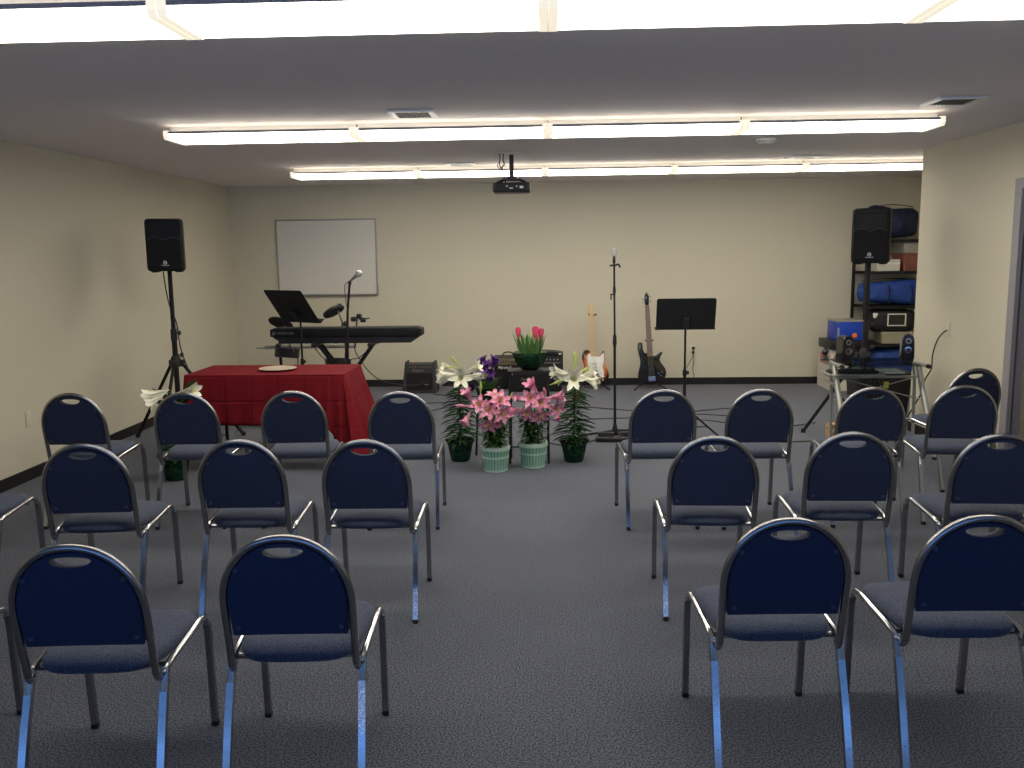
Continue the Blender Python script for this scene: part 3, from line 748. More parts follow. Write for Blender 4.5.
# ------------------------------------------------------------------ stage piano on an X stand
t = thing('keyboard_stand', (-1.95, 8.50, 0), 'black folding X stand carrying the stage piano', 'keyboard stand')
for sx in (-1, 1):
    for yy in (-.16, .16):
        MB().rbox((0, 0, 0), (.93, .024, .026), .004, 1, Matrix.Translation((0, yy*.35+sx*.02, .39)) @ Matrix.Rotation(sx*R(54), 4, 'Y')).build('cross_tube', 'blackmat', t)
    MB().rbox((sx*.27, 0, .762), (.05, .40, .03), .006).build('top_arm', 'black', t)
    MB().rbox((sx*.27, 0, .02), (.05, .42, .035), .01).build('foot', 'rubber', t)
MB().tube([(0, -.1, .39), (0, .1, .39)], .025, 14).build('pivot_bolt', 'black', t)
t = thing('stage_piano', (-1.92, 8.48, .778), 'long black stage piano seen from behind, resting on an X stand', 'keyboard')
L_ = .73
lo = [(-L_+.11, .0), (L_-.11, 0), (L_-.04, .045), (L_-.02, .062), (-L_+.02, .062), (-L_+.07, .03)]
MB().prism(lo, -.12, .14).build('lower_case', 'black', t)
MB().rbox((0, -.045, .105), (2*L_-.06, .19, .090), .014, 3).build('upper_case', 'blackmat', t)
MB().rbox((0, .10, .075), (2*L_-.06, .12, .03), .005, 1).build('key_bed', 'blackmat', t)
for sx in (-1, 1): MB().rbox((sx*(L_-.025), -.04, .102), (.05, .18, .074), .012, 3).build('end_block', 'rubber', t)
kk = MB()
for k in range(52): kk.box((-.62+k*.0238, .105, .094), (.022, .10, .010))
kk.build('white_keys', 'white', t, smooth=False)
text('brand_lettering', 'YAMAHA', .042, face_y((-.585, -.1415, .10)), 'dimtext', t, space=1.1)
MB().rbox((-.69, -.141, .10), (.02, .002, .03), .0008, 1).build('round_emblem', 'dimtext', t)
MB().tube([(-.52, -.1415, .085), (-.52, -.1415, .115)], .0015, 6).build('lettering_mark', 'dimtext', t)
for x in (-.35, -.12, .30): MB().rbox((x, .0, -.006), (.03, .05, .014), .003, 1).build('rubber_foot', 'rubber', t)
for j, pts in enumerate(([(-.28, -.10, .03), (-.30, -.14, -.03), (-.24, -.14, -.12), (-.20, -.12, -.22), (-.2, -.1, -.765)],
                         [(.20, -.10, .03), (.22, -.13, -.05), (.12, -.12, -.14), (.02, -.1, -.22), (.1, -.08, -.765)],
                         [(.10, -.1, .03), (.10, -.14, -.1), (.25, .2, -.40), (.45, 1.4, -.63), (.62, 2.0, -.60), (.72, 2.15, -.70), (.74, 2.12, -.766)])):
    MB().tube(bez(pts, 10), .0045, 8).build('cord', 'cable', t)

# ------------------------------------------------------------------ electronic drum kit behind the piano
t = thing('electronic_drum_kit', (-2.3, 9.05, 0), 'small black electronic drum kit with silver rack behind the stage piano', 'drum kit')
def disc(c, r, th, rx, ry, name, m, par):
    T = Matrix.Translation(c) @ Euler((R(rx), R(ry), 0)).to_matrix().to_4x4()
    return MB().lathe([(r*.5, -th/2), (r*.96, -th/2), (r, 0), (r*.93, th/2), (r*.3, th*.75), (.012, th*1.3)], n=32, T=T).build(name, m, par)
cy = disc((.105, 0, 1.04), .118, .032, -14, -30, 'cymbal_pad', 'rubber', t)
MB().lathe([(.012, 0), (.022, .01), (.018, .035)], n=14, T=Matrix.Translation((.175, -.02, 1.085))).build('wing_nut', 'black', cy)
cy2 = disc((-.45, 0, .925), .13, .022, -30, 12, 'cymbal_pad', 'rubber', t)
for par, a, b in ((cy, (.20, .02, .88), (.15, .0, 1.05)), (cy2, (-.36, .05, .60), (-.42, .02, .92))):
    MB().tube([a, b], .009, 10).build('cymbal_arm', 'chrome', par)
def pad(c, r, h, rx, ry):
    T = Matrix.Translation(c) @ Euler((R(rx), R(ry), 0)).to_matrix().to_4x4()
    p = MB().lathe([(r*.9, -h), (r, -h+.01), (r, -.01), (r*1.03, 0), (r, .008), (r*.9, .01)], n=30, T=T).build('drum_pad', 'black', t)
    for k in range(4):
        a = R(45+90*k); MB().tube([(r*1.02*cos(a), r*1.02*sin(a), -.03), (r*1.02*cos(a), r*1.02*sin(a), .008)], .005, 8, T=T).build('tension_rod', 'chrome', p)
pad((-.38, -.05, .66), .125, .09, -8, 4); pad((.10, .14, .52), .13, .09, -14, 0)
rk = MB().tube([(-.66, .1, .665), (.30, .1, .665)], .016, 12); rk.build('rack_tube', 'alu', t)
for x in (-.50, .20): 
    MB().tube([(x, .1, .02), (x, .1, .93 if x > 0 else .72)], .016, 12).build('rack_post', 'blackmat', t)
    MB().tube([(x-.02, -.16, .014), (x+.02, .36, .014)], .014, 10).build('rack_foot', 'rubber', t)
for x, z in ((.30, .955), (.36, .985), (.40, .945), (-.50, .68), (.20, .90)):
    MB().rbox((x, .04, z), (.055, .05, .05), .012).build('clamp', 'black', t)
MB().tube([(.30, .05, .665), (.34, .05, 1.0)], .010, 10).tube([(.36, .04, .95), (.47, .03, .965)], .009, 10).build('module_arm', 'chrome', t)
MB().tube([(-.70, -.06, .675), (-.53, -.06, .665)], .007, 8).build('drum_stick', 'alu', t)
MB().tube([(-.27, -.07, .06), (-.27, -.07, .64)], .008, 10).build('hi_hat_rod', 'chrome', t)
for x in (.1, .47):
    MB().rbox((x, -.45, .03), (.09, .26, .05), .012).build('foot_pedal', 'black', t)

# ------------------------------------------------------------------ amplifiers along the back wall
def wedge_amp():
    t = thing('monitor_amplifier', (-1.495, 10.2, 0), 'dark wedge monitor amplifier on the floor by the back wall', 'amplifier')
    fr = [(-.195, .0), (.19, 0), (.205, .04), (.175, .36), (.155, .36), (.150, .335), (-.150, .335), (-.155, .36), (-.175, .36), (-.205, .04)]
    vs = [(x, -.02+z*.22, z) for x, z in fr]+[(x, .26, z) for x, z in fr]; n = len(fr)
    MB().add(vs, [tuple(range(n)), tuple(reversed(range(n, 2*n)))]+[(i, n+i, n+(i+1) % n, (i+1) % n) for i in range(n)]).build('cabinet', 'black', t, smooth=False)
    T = Matrix.Rotation(-math.atan(.22), 4, 'X')
    MB().prism(rrect(.31, .20, .015, 4, 0, .135), -.030, -.018, T=T, bev=.003).build('grille', 'blackgrille', t)
    MB().prism(rrect(.27, .05, .004, 3, 0, .305), -.026, -.018, T=T).build('control_panel', 'black', t)
    for k in range(8):
        MB().lathe([(.007, 0), (.006, .010)], n=10, T=T @ Matrix.Translation((-.115+k*.033, -.024, .305)) @ Matrix.Rotation(pi/2, 4, 'X')).build('knob', 'dial', t)
    text('brand_lettering', 'Roland', .045, T @ face_y((-.02, -.033, .262)), 'dimtext', t)
    MB().rbox((.08, -.031, .10), (.05, .002, .008), .0008, 1, T).build('badge', 'dimtext', t)
wedge_amp()
t = thing('practice_amplifier', (-.47, 10.46, 0), 'squat black practice amplifier with gold control strip and top handle', 'amplifier')
MB().rbox((0, .1, .20), (.34, .22, .385), .014, 3).build('cabinet', 'black', t)
MB().rbox((0, -.008, .335), (.31, .012, .075), .003, 1).build('control_panel', 'dial', t)
for k in range(7):
    MB().lathe([(.010, 0), (.009, .013)], n=12, T=Matrix.Translation((-.12+k*.034, -.014, .335)) @ Matrix.Rotation(pi/2, 4, 'X')).build('knob', 'gloss', t)
MB().rbox((0, -.008, .155), (.31, .012, .26), .006, 1).build('grille', 'blackgrille', t)
text('brand_lettering', 'Marshall', .046, face_y((-.045, -.0155, .262)), 'ledtext', t, shear=.35, ext=.0012)
MB().tube(bez([(-.07, .1, .39), (-.05, .1, .425), (.0, .1, .437), (.05, .1, .425), (.07, .1, .39)], 6), .008, 8).build('handle', 'rubber', t)
t = thing('speaker_cabinet', (-.13, 10.25, 0), 'low wide black speaker cabinet with script badge behind the tulips', 'amplifier')
MB().rbox((0, .11, .125), (.60, .24, .248), .014, 3).build('cabinet', 'black', t)
MB().rbox((0, -.012, .118), (.55, .012, .20), .006, 1).build('grille', 'blackgrille', t)
text('script_badge', 'Fender', .050, face_y((-.12, -.0195, .150)), 'alu', t, shear=.45, ext=.0012)
for sx in (-1, 1): MB().rbox((sx*.285, -.008, .215), (.035, .012, .045), .006, 1).build('corner_guard', 'alu', t)
t = thing('guitar_amplifier', (-.04, 10.25, .249), 'black amplifier head with knob row sitting on the low speaker cabinet', 'amplifier')
pf = [(-.22, 0), (.22, 0), (.22, .205)]+[(.22-.44*k/10, .205+.022*sin(pi*k/10)) for k in range(1, 10)]+[(-.22, .205)]
MB().prism(pf, 0, .21).build('cabinet', 'black', t, smooth=False)
MB().rbox((0, -.003, .115), (.41, .008, .085), .002, 1).build('control_panel', 'black', t)
MB().rbox((0, -.004, .185), (.41, .006, .03), .002, 1).build('upper_grille', 'blackgrille', t)
for k in range(9):
    MB().lathe([(.010, 0), (.009, .013)], n=12, T=Matrix.Translation((-.18+k*.042, -.008, .13)) @ Matrix.Rotation(pi/2, 4, 'X')).build('knob', 'alu', t)
MB().rbox((0, -.008, .092), (.38, .002, .012), .0008, 1).build('marking_strip', 'dimtext', t)
MB().rbox((.185, -.008, .195), (.03, .003, .018), .001, 1).build('badge', 'cream', t)

# ------------------------------------------------------------------ guitars
def smooth_poly(P, n=5):
    q = [(x, 0, z) for x, z in P]; m = len(q); out = []
    for i in range(m):
        p0, p1, p2, p3 = [Vector(q[(i+k) % m]) for k in (-1, 0, 1, 2)]
        for k in range(n):
            t = k/n
            v = .5*((2*p1)+(p2-p0)*t+(2*p0-5*p1+4*p2-p3)*t*t+(3*p1-p0-3*p2+p3)*t**3); out.append((v.x, v.z))
    return out
def slab_shape(P, y0, y1, bev=.006):
    """outline extruded along y with rounded front and back edges; offset along outline normals"""
    n = len(P); ar = sum(P[i][0]*P[(i+1) % n][1]-P[(i+1) % n][0]*P[i][1] for i in range(n)); sg = 1 if ar > 0 else -1
    def off(d):
        o = []
        for i in range(n):
            a = P[i-1]; b = P[(i+1) % n]; tx, tz = b[0]-a[0], b[1]-a[1]; l = math.hypot(tx, tz) or 1
            o.append((P[i][0]-sg*tz/l*d, P[i][1]+sg*tx/l*d))
        return o
    R_ = [(off(bev), y0), (off(bev*.3), y0+bev*.4), (P, y0+bev), (P, y1-bev), (off(bev), y1)]
    vs = [(x, y, z) for r, y in R_ for x, z in r]
    fs = [(k*n+i, k*n+(i+1) % n, (k+1)*n+(i+1) % n, (k+1)*n+i) for k in range(4) for i in range(n)]
    fs += [tuple(range(n)), tuple(reversed(range(4*n, 5*n)))]
    return MB().add(vs, fs)
K = .001536
def guitar(loc, name, label, body, bodymat, neckx, headstock, fretmat, headmat, roll, leanb, L_top, hw0, hw1, heel):
    t = thing(name, loc, label, 'guitar'); t.rotation_euler = (R(-leanb), R(roll), 0)
    bd = slab_shape(smooth_poly([(x*K, z*K) for x, z in body]), -.022, .022)
    bd.build('body', bodymat, t, angle=50)
    nx = neckx
    nk = MB(); z0, z1 = heel, L_top-.16
    nk.add([(nx-hw0, -.030, z0), (nx+hw0, -.030, z0), (nx+hw1, -.030, z1), (nx-hw1, -.030, z1), (nx-hw0, -.012, z0), (nx+hw0, -.012, z0), (nx+hw1, -.014, z1), (nx-hw1, -.014, z1)],
           [(0, 1, 2, 3), (7, 6, 5, 4), (0, 4, 5, 1), (1, 5, 6, 2), (2, 6, 7, 3), (3, 7, 4, 0)])
    n_ = nk.build('neck', fretmat, t, smooth=False)
    fr = MB()
    for k in range(1, 22):
        f = 1-2**(-k/12); z = z1-(z1-z0)*f/.705*1.0
        if z > z0+.005: 
            w = hw1+(hw0-hw1)*(z1-z)/(z1-z0); fr.box((nx, -.0305, z), (2*w, .0016, .0016))
    fr.build('frets', 'alu', n_, smooth=False)
    hs = slab_shape([(nx+x*K, z1+z*K) for x, z in headstock], -.026, -.012, .002); hs.build('headstock', headmat, t, angle=50)
    return t, nx, z0, z1
tele = [(-22, 235), (-45, 262), (-75, 268), (-98, 245), (-103, 205), (-94, 165), (-88, 135), (-98, 95), (-104, 50), (-85, 12), (-40, -2), (0, -4), (50, 4), (86, 26), (99, 62), (92, 105), (78, 140), (70, 170), (72, 215), (69, 250), (60, 256), (46, 236), (30, 222), (16, 222), (-6, 222)]
hs1 = [(-12, 0), (12, 0), (16, 22), (13, 60), (15, 92), (8, 103), (-4, 98), (-15, 90), (-16, 60), (-14, 25)]
t, nx, z0, z1 = guitar((.575, 10.44, .055), 'electric_guitar', 'sunburst electric guitar with white pickguard and pale maple neck', tele, 'sunburst', -.03, hs1, 'maple', 'maple', -1.5, 8, .945, .028, .021, .33)
pg = [(-18, 225), (-38, 240), (-58, 225), (-62, 185), (-58, 140), (-48, 95), (-15, 72), (12, 90), (30, 60), (55, 50), (62, 90), (52, 130), (62, 170), (66, 215), (63, 243), (52, 232), (32, 214), (12, 214)]
slab_shape(smooth_poly([(x*K, z*K) for x, z in pg]), -.0245, -.0215, .001).build('pickguard', 'pickguard', t, angle=50)
for z, w in ((.255, .07), (.21, .07), (.16, .075)):
    MB().rbox((-.015, -.027, z), (w, .008, .018), .004, 2, ).build('pickup', 'cream' if z > .18 else 'alu', t)
MB().rbox((-.012, -.027, .105), (.075, .01, .04), .003, 1).build('bridge', 'chrome', t)
for x, z in ((.075, .13), (.088, .09), (.08, .05)): MB().lathe([(.011, 0), (.009, .014)], n=14, T=Matrix.Translation((x, -.022, z)) @ Matrix.Rotation(pi/2, 4, 'X')).build('knob', 'cream', t)
st = MB()
for k in range(6): st.tube([(-.012+(k-2.5)*.0105, -.034, .11), (-.03+(k-2.5)*.0068, -.033, z1)], .0006, 4)
st.build('strings', 'alu', t)
for k in range(6): MB().rbox((nx-.028, -.018, z1+.02+k*.021), (.012, .008, .010), .003, 1).build('tuning_peg', 'chrome', t)
bass = [(-28, 228), (-46, 232), (-58, 262), (-60, 305), (-72, 313), (-90, 311), (-98, 285), (-92, 230), (-84, 180), (-86, 140), (-100, 95), (-106, 50), (-88, 14), (-40, 0), (10, 2), (50, 4), (88, 22), (108, 62), (102, 105), (76, 145), (66, 175), (78, 205), (90, 222), (82, 232), (60, 222), (35, 206), (15, 204), (-10, 206)]
hs2 = [(-12, 0), (12, 0), (17, 20), (16, 45), (19, 62), (13, 80), (2, 100), (-5, 92), (-13, 78), (-20, 45), (-17, 20)]
t, nx, z0, z1 = guitar((1.235, 10.42, .075), 'bass_guitar', 'black electric bass guitar with dark neck leaning on a floor stand', bass, 'gloss', -.010, hs2, 'rosewood', 'gloss', -3.2, 7, 1.075, .034, .024, .31)
for z in (.235, .165): MB().rbox((-.01, -.027, z), (.085, .01, .025), .005, 2).build('pickup', 'rubber', t)
MB().rbox((-.005, -.028, .045), (.085, .012, .055), .003, 1).build('bridge', 'chrome', t)
for x, z in ((.075, .105), (.10, .075), (.115, .12)): MB().lathe([(.009, 0), (.008, .014)], n=14, T=Matrix.Translation((x, -.022, z)) @ Matrix.Rotation(pi/2, 4, 'X')).build('knob', 'chrome', t)
st = MB()
for k in range(4): st.tube([(-.008+(k-1.5)*.018, -.036, .05), (-.01+(k-1.5)*.010, -.034, z1)], .001, 4)
st.build('strings', 'alu', t)
for sx, zz in ((-1, .03), (-1, .075), (1, .05), (1, .095)): MB().tube([(nx+sx*.02, -.018, z1+zz), (nx+sx*.045, -.018, z1+zz)], .004, 8).rbox((nx+sx*.05, -.018, z1+zz), (.014, .010, .018), .003, 1).build('tuning_peg', 'chrome', t)
def guitar_stand(loc, label, yoke_z, h):
    t = thing('guitar_stand', loc, label, 'guitar stand')
    MB().tube([(0, .10, .06), (0, .085+yoke_z*.10, yoke_z-.02)], .010, 10).build('post', 'blackmat', t)
    MB().tube(bez([(-.045, .01+yoke_z*.10, yoke_z+.012), (-.035, .075+yoke_z*.10, yoke_z), (0, .085+yoke_z*.10, yoke_z-.01), (.035, .075+yoke_z*.10, yoke_z), (.045, .01+yoke_z*.10, yoke_z+.012)], 5), .008, 8).build('neck_yoke', 'rubber', t)
    for x, y in ((-.19, -.14), (.19, -.14), (0, .26)):
        l = MB().tube([(0, .09, .12), (x, y, .012)], .009, 8).build('leg', 'blackmat', t)
    for sx in (-1, 1):
        MB().tube([(0, .09, .10), (sx*.10, .03, .06), (sx*.10, -.05, .045), (sx*.10, -.055, .075)], .008, 8).build('body_cradle', 'rubber', t)
    return t
guitar_stand((.535, 10.43, 0), 'black floor stand behind the sunburst guitar', .87, 0)
guitar_stand((1.200, 10.41, 0), 'black floor stand behind the bass guitar', .56, 0)

# ------------------------------------------------------------------ flowering plants
def leaf(mb, base, d, L_, w, droop=.5, up=0., n=6, fold=.15, twist=0):
    """arching narrow leaf"""
    b = Vector(base); d = Vector(d).normalized(); p = b.copy(); rows = []
    side = d.cross(Vector((0, 0, 1)))
    if side.length < .05: side = Vector((1, 0, 0))
    side.normalize(); side = Matrix.Rotation(R(twist), 3, d) @ side; v = d.copy()
    for k in range(n+1):
        t = k/n; ww = w*(sin(pi*min(1, t*.92+.08))**.7)*.5+.0006
        nrm = side.cross(v).normalized()
        rows.append([tuple(p-side*ww+nrm*ww*fold), tuple(p-nrm*0), tuple(p+side*ww+nrm*ww*fold)])
        v = (v+Vector((0, 0, -droop/n+up/n))).normalized(); p = p+v*(L_/n)
    mb.strip(rows)
def petal_rows(L_, flare, w, curl, n=7, throat=.012, z0=0.):
    rows = []
    for k in range(n+1):
        t = k/n
        r = throat+flare*t**2.2; z = z0+L_*(t**.8)*(1-curl*t**4)
        ww = w*(.30+.70*sin(pi*min(1, t*.9+.02))**.8)*.5 if t < .97 else .002
        rows.append((r, z, ww))
    return rows
def bloom_mesh(name, m, L_, flare, w, curl, throat=.012, six=6, seed=0):
    rnd = random.Random(seed); mb = MB()
    for i in range(six):
        a = 2*pi*i/six+rnd.uniform(-.12, .12); sc_ = rnd.uniform(.92, 1.06)*(1 if i % 2 else .95)
        c, s = cos(a), sin(a); rows = []
        for r, z, ww in petal_rows(L_*sc_, flare*sc_, w, curl, throat=throat):
            z2 = z
            mid = (c*r, s*r, z2-.004); l = (c*r-s*ww, s*r+c*ww, z2+.002); rr = (c*r+s*ww, s*r-c*ww, z2+.002)
            rows.append([l, mid, rr])
        mb.strip(rows)
    mb.lathe([(.004, -.05), (throat*.6, -.02), (throat*1.05, .004)], n=8)
    return mb
def stamen_mb(L_):
    mb = MB()
    for i in range(6):
        a = 2*pi*i/6+.3; c, s = cos(a), sin(a)
        mb.tube([(0, 0, .01), (c*.008, s*.008, L_*.6), (c*.02, s*.02, L_*.9)], .0013, 4)
        mb.tube([(c*.02-.004, s*.02, L_*.9), (c*.02+.004, s*.02, L_*.92)], .0026, 5)
    mb.tube([(0, 0, .0), (0, 0, L_)], .002, 5); return mb
protos = {}
def bloom(kind, parent, loc, d, s=1., roll=0):
    """first bloom of a kind is built, later ones are copies sharing its mesh"""
    if kind not in protos:
        if kind == 'white': o = bloom_mesh('b', 0, .115, .088, .046, .16, .014, seed=1).build('blossom', 'whitepetal', parent, angle=60); stamen_mb(.105).build('stamens', 'yellow', o)
        elif kind == 'trumpet': o = bloom_mesh('b', 0, .16, .055, .050, .08, .011, seed=2).build('blossom', 'whitepetal', parent, angle=60); stamen_mb(.13).build('stamens', 'yellow', o)
        elif kind == 'pink': o = bloom_mesh('b', 0, .070, .078, .040, .30, .012, seed=3).build('blossom', 'pinkpetal', parent, angle=60); stamen_mb(.07).build('stamens', 'yellow', o)
        elif kind == 'pinkhalf': o = bloom_mesh('b', 0, .085, .038, .038, .05, .012, seed=4).build('blossom', 'pinkpetal', parent, angle=60)
        elif kind == 'purple': o = bloom_mesh('b', 0, .05, .030, .030, .1, .010, seed=5).build('blossom', 'purple', parent, angle=60)
        elif kind == 'tulip': o = bloom_mesh('b', 0, .055, -.004, .034, 0, .017, seed=6).build('blossom', 'tulip', parent, angle=60)
        elif kind == 'bud': o = MB().lathe([(.003, -.03), (.006, 0), (.0125, .03), (.013, .055), (.008, .08), (.001, .092)], n=10).build('bud', 'bud', parent)
        elif kind == 'pinkbud': o = MB().lathe([(.003, -.03), (.007, 0), (.013, .025), (.014, .05), (.008, .072), (.001, .082)], n=10).build('bud', 'pinkpetal', parent)
        protos[kind] = o
    else:
        o = copy_tree(protos[kind], parent)
    q = Vector(d).normalized().to_track_quat('Z', 'Y')
    o.rotation_mode = 'QUATERNION'; o.rotation_quaternion = q @ Euler((0, 0, roll)).to_quaternion()
    o.location = loc; o.scale = (s, s, s); return o
def foil_pot(parent, r=.095, h=.16, ruff=1.):
    wob = lambda a, z: (.05*sin(9*a+z*20)+.03*sin(17*a+z*60))*(.4+z*5)
    MB().lathe([(r*.72, .0), (r*.78, .01), (r*.92, h*.5), (r*1.0, h*.85), (r*1.18*ruff, h*1.05), (r*1.1, h*1.0), (r*.92, h*.9), (r*.9, h*.85)], n=48, wob=wob).build('foil_wrapped_pot', 'foil', parent, angle=80)
    MB().lathe([(r*.5, h*.84), (r*.86, h*.85), (r*.85, h*.87), (r*.4, h*.90)], n=20).build('soil', 'soil', parent)
def basket_pot(parent):
    rb, rt, h = .083, .104, .185; b = MB(); n = 26
    MB().lathe([(rb, 0), (rb+.002, .004), (rt-.004, h-.006), (rt-.012, h-.006), (rt-.02, h*.86)], n=32).build('inner_wall', 'basketdark', parent)
    for k in range(n):
        a0 = 2*pi*k/n; w = pi/n*.78
        rows = []
        for z, r in ((.003, rb+.0015), (h*.5, (rb+rt)/2+.0015), (h-.008, rt+.0005)):
            rows.append([((r+.0035)*cos(a0+q*w), (r+.0035)*sin(a0+q*w), z) for q in (-1, 0, 1)])
        b.strip(rows)
    b.build('basket', 'basket', parent, angle=40)
    for z, r, hh in ((h-.022, rt+.004, .026), (h*.56, rb+(rt-rb)*.56+.004, .012), (.002, rb+.004, .014)):
        MB().lathe([(r-.003, z), (r+.004, z), (r+.005, z+hh), (r-.003, z+hh)], n=36).build('hoop', 'basketrim', parent)
    MB().lathe([(.04, h*.84), (rt-.014, h*.85), (rt-.016, h*.9), (.05, h*.97), (.01, h)], n=24).build('soil', 'soil', parent)
rnd = random.Random(11)
def white_lily(loc, label, stem_top, blooms, leafL=.20, z0=.16, leaves=125, leafmat='leafdark', topz=.60, topleaves=((100, .12, 2.2), (20, .10, 1.2), (170, .10, .9))):
    t = thing('potted_lily', loc, label, 'potted plant', None)
    foil_pot(t)
    MB().tube(bez([(0, 0, .13), (stem_top[0]*.3, stem_top[1]*.3, .3), (stem_top[0]*.7, stem_top[1]*.7, .5), stem_top]), .006, 8).build('stem', 'leaf', t)
    f = MB()
    for a, L_, up in topleaves: leaf(f, (stem_top[0], stem_top[1], stem_top[2]-.02), (cos(R(a)), sin(R(a)), up), L_, .036, droop=.5, twist=62 if cos(R(a)) > 0 else -62)
    for k in range(leaves):
        q = k/leaves; z = z0+.03+(topz-z0-.06)*q; a = k*2.39996
        cx = stem_top[0]*(z/stem_top[2])**1.4; cyy = stem_top[1]*(z/stem_top[2])
        leaf(f, (cx, cyy, z), (cos(a), sin(a), .12), leafL*rnd.uniform(.75, 1.1)*(1.0-.35*q), .021, droop=.6, n=7, twist=rnd.uniform(-45, 45))
    for k in range(20):                               # short leaves skirting the pot
        a = k*.7+.2; leaf(f, (.04*cos(a), .04*sin(a), z0-.01), (cos(a), sin(a), .6+.5*(k % 3)), .115, .036, droop=1.6)
    f.build('foliage', leafmat, t, angle=80)
    for kind, p, d, s in blooms:
        bloom(kind, t, p, d, s, rnd.uniform(0, 1))
        if kind in ('white', 'trumpet', 'bud'):
            dd = Vector(d).normalized(); e = Vector(p)-dd*.045*s
            MB().tube(bez([(stem_top[0], stem_top[1], stem_top[2]-.02), ((stem_top[0]+e.x)/2, (stem_top[1]+e.y)/2, (stem_top[2]+e.z)/2+.012), tuple(e)], 5), .0032, 6).build('flower_stalk', 'leaf', t)
    return t
# tall white lily, left of the pink pair
white_lily((-.69, 6.80, 0), 'tall white lily in dark foil pot left of the two pink lilies', (.01, 0, .62),
    [('white', (.025, -.03, .66), (.0, -1, .10), .98), ('trumpet', (-.045, -.02, .685), (-1, -.35, .02), .85), ('trumpet', (-.04, .02, .715), (-.9, -.5, .42), .7), ('trumpet', (-.06, 0, .65), (-.9, .2, -.25), .75),
     ('trumpet', (.07, -.01, .70), (.75, -.25, .42), .85), ('trumpet', (.06, .03, .66), (.8, .3, -.05), .75), ('bud', (-.01, 0, .76), (-.55, 0, .8), .9), ('bud', (-.035, 0, .735), (-.9, 0, .2), .8)])
# tall white lily on the right
white_lily((.20, 6.76, 0), 'tall white lily in dark foil pot right of the pink lilies, near the guitar', (.012, 0, .60),
    [('white', (-.005, -.03, .655), (.05, -1, .05), .98), ('trumpet', (-.05, -.01, .685), (-.9, -.4, .25), .95), ('trumpet', (-.05, .02, .66), (-.8, -.5, -.2), .7),
     ('trumpet', (.06, 0, .665), (.9, -.3, .35), .8), ('trumpet', (.07, -.02, .665), (.85, -.35, -.35), .95), ('bud', (.012, 0, .745), (.0, 0, 1), 1.25), ('bud', (.05, 0, .695), (.8, 0, .45), .95)])
# lily on the floor beyond the second front chair
white_lily((-2.72, 6.22, 0), 'white lily in dark foil pot on the floor beside the left tripod', (.03, 0, .56),
    [('trumpet', (-.05, -.02, .655), (-1, -.3, -.22), .95), ('trumpet', (-.06, .02, .64), (-.9, .25, -.5), .9), ('trumpet', (-.05, -.03, .63), (-.75, -.5, -.55), .9),
     ('trumpet', (.08, -.02, .645), (.95, -.25, .15), 1.0), ('bud', (.10, 0, .655), (.95, 0, .1), .9)], leafL=.17, topleaves=((10, .27, 1.9), (0, .24, .8), (175, .22, 1.2), (190, .16, .6), (330, .2, .9)))
for o in ():
    pass
def pink_lily(loc, label, blooms, seed):
    rr = random.Random(seed)
    t = thing('potted_lily', loc, label, 'potted plant', None); basket_pot(t)
    f = MB(); tops = []
    st = MB()
    for k in range(6):
        a = k*1.05+.3; tx, ty = .085*cos(a), .07*sin(a); zt = .42+.03*rr.random()
        st.tube(bez([(.03*cos(a), .03*sin(a), .165), (.05*cos(a), .05*sin(a), .28), (tx, ty, zt)], 5), .0035, 6)
        for j in range(44):
            q = j/44; z = .20+(zt-.20)*q; cx, cyy = (.035+.05*q)*cos(a), (.035+.04*q)*sin(a); b = j*2.4+k
            leaf(f, (cx, cyy, z), (cos(b), sin(b), .35), rr.uniform(.06, .105), .024, droop=.9, n=4)
    st.build('stems', 'leaf', t); f.build('foliage', 'leaf', t, angle=80)
    for kind, p, d, s in blooms:
        bloom(kind, t, p, d, s, rr.uniform(0, 1))
        e = Vector(p)-Vector(d).normalized()*.03
        MB().tube([(p[0]*.55, p[1]*.4+.01, .38), (p[0]*.85, p[1]*.6+.02, (e.z+.38)/2), tuple(e)], .0028, 5).build('flower_stalk', 'leaf', t)
    return t
pink_lily((-.395, 6.47, 0), 'pink lilies in pale green slatted basket, standing next to the dark left pot',
    [('pinkhalf', (-.175, -.06, .555), (-.4, -.3, .8), 1.0), ('pinkbud', (-.21, -.06, .50), (-.95, -.2, .1), .95), ('pink', (-.10, -.08, .50), (-.15, -.8, .5), .9),
     ('pink', (.045, -.09, .525), (.15, -.75, .6), 1.0), ('pink', (-.03, -.12, .475), (-.05, -1, .25), .98), ('pink', (.06, -.12, .455), (.2, -1, .0), .95), ('pink', (-.035, -.13, .39), (-.1, -.9, -.45), .85),
     ('pinkhalf', (.02, -.12, .41), (.1, -.8, -.6), .8), ('pink', (.0, -.05, .55), (.1, -.4, .9), .85), ('pinkhalf', (-.19, -.08, .43), (-.4, -.5, -.75), .95), ('pinkbud', (-.14, -.1, .50), (-.1, -.6, .5), .7),
     ('bud', (.115, -.04, .545), (.35, -.1, .9), .62), ('bud', (-.10, -.02, .60), (.05, 0, 1), .8)], 5)
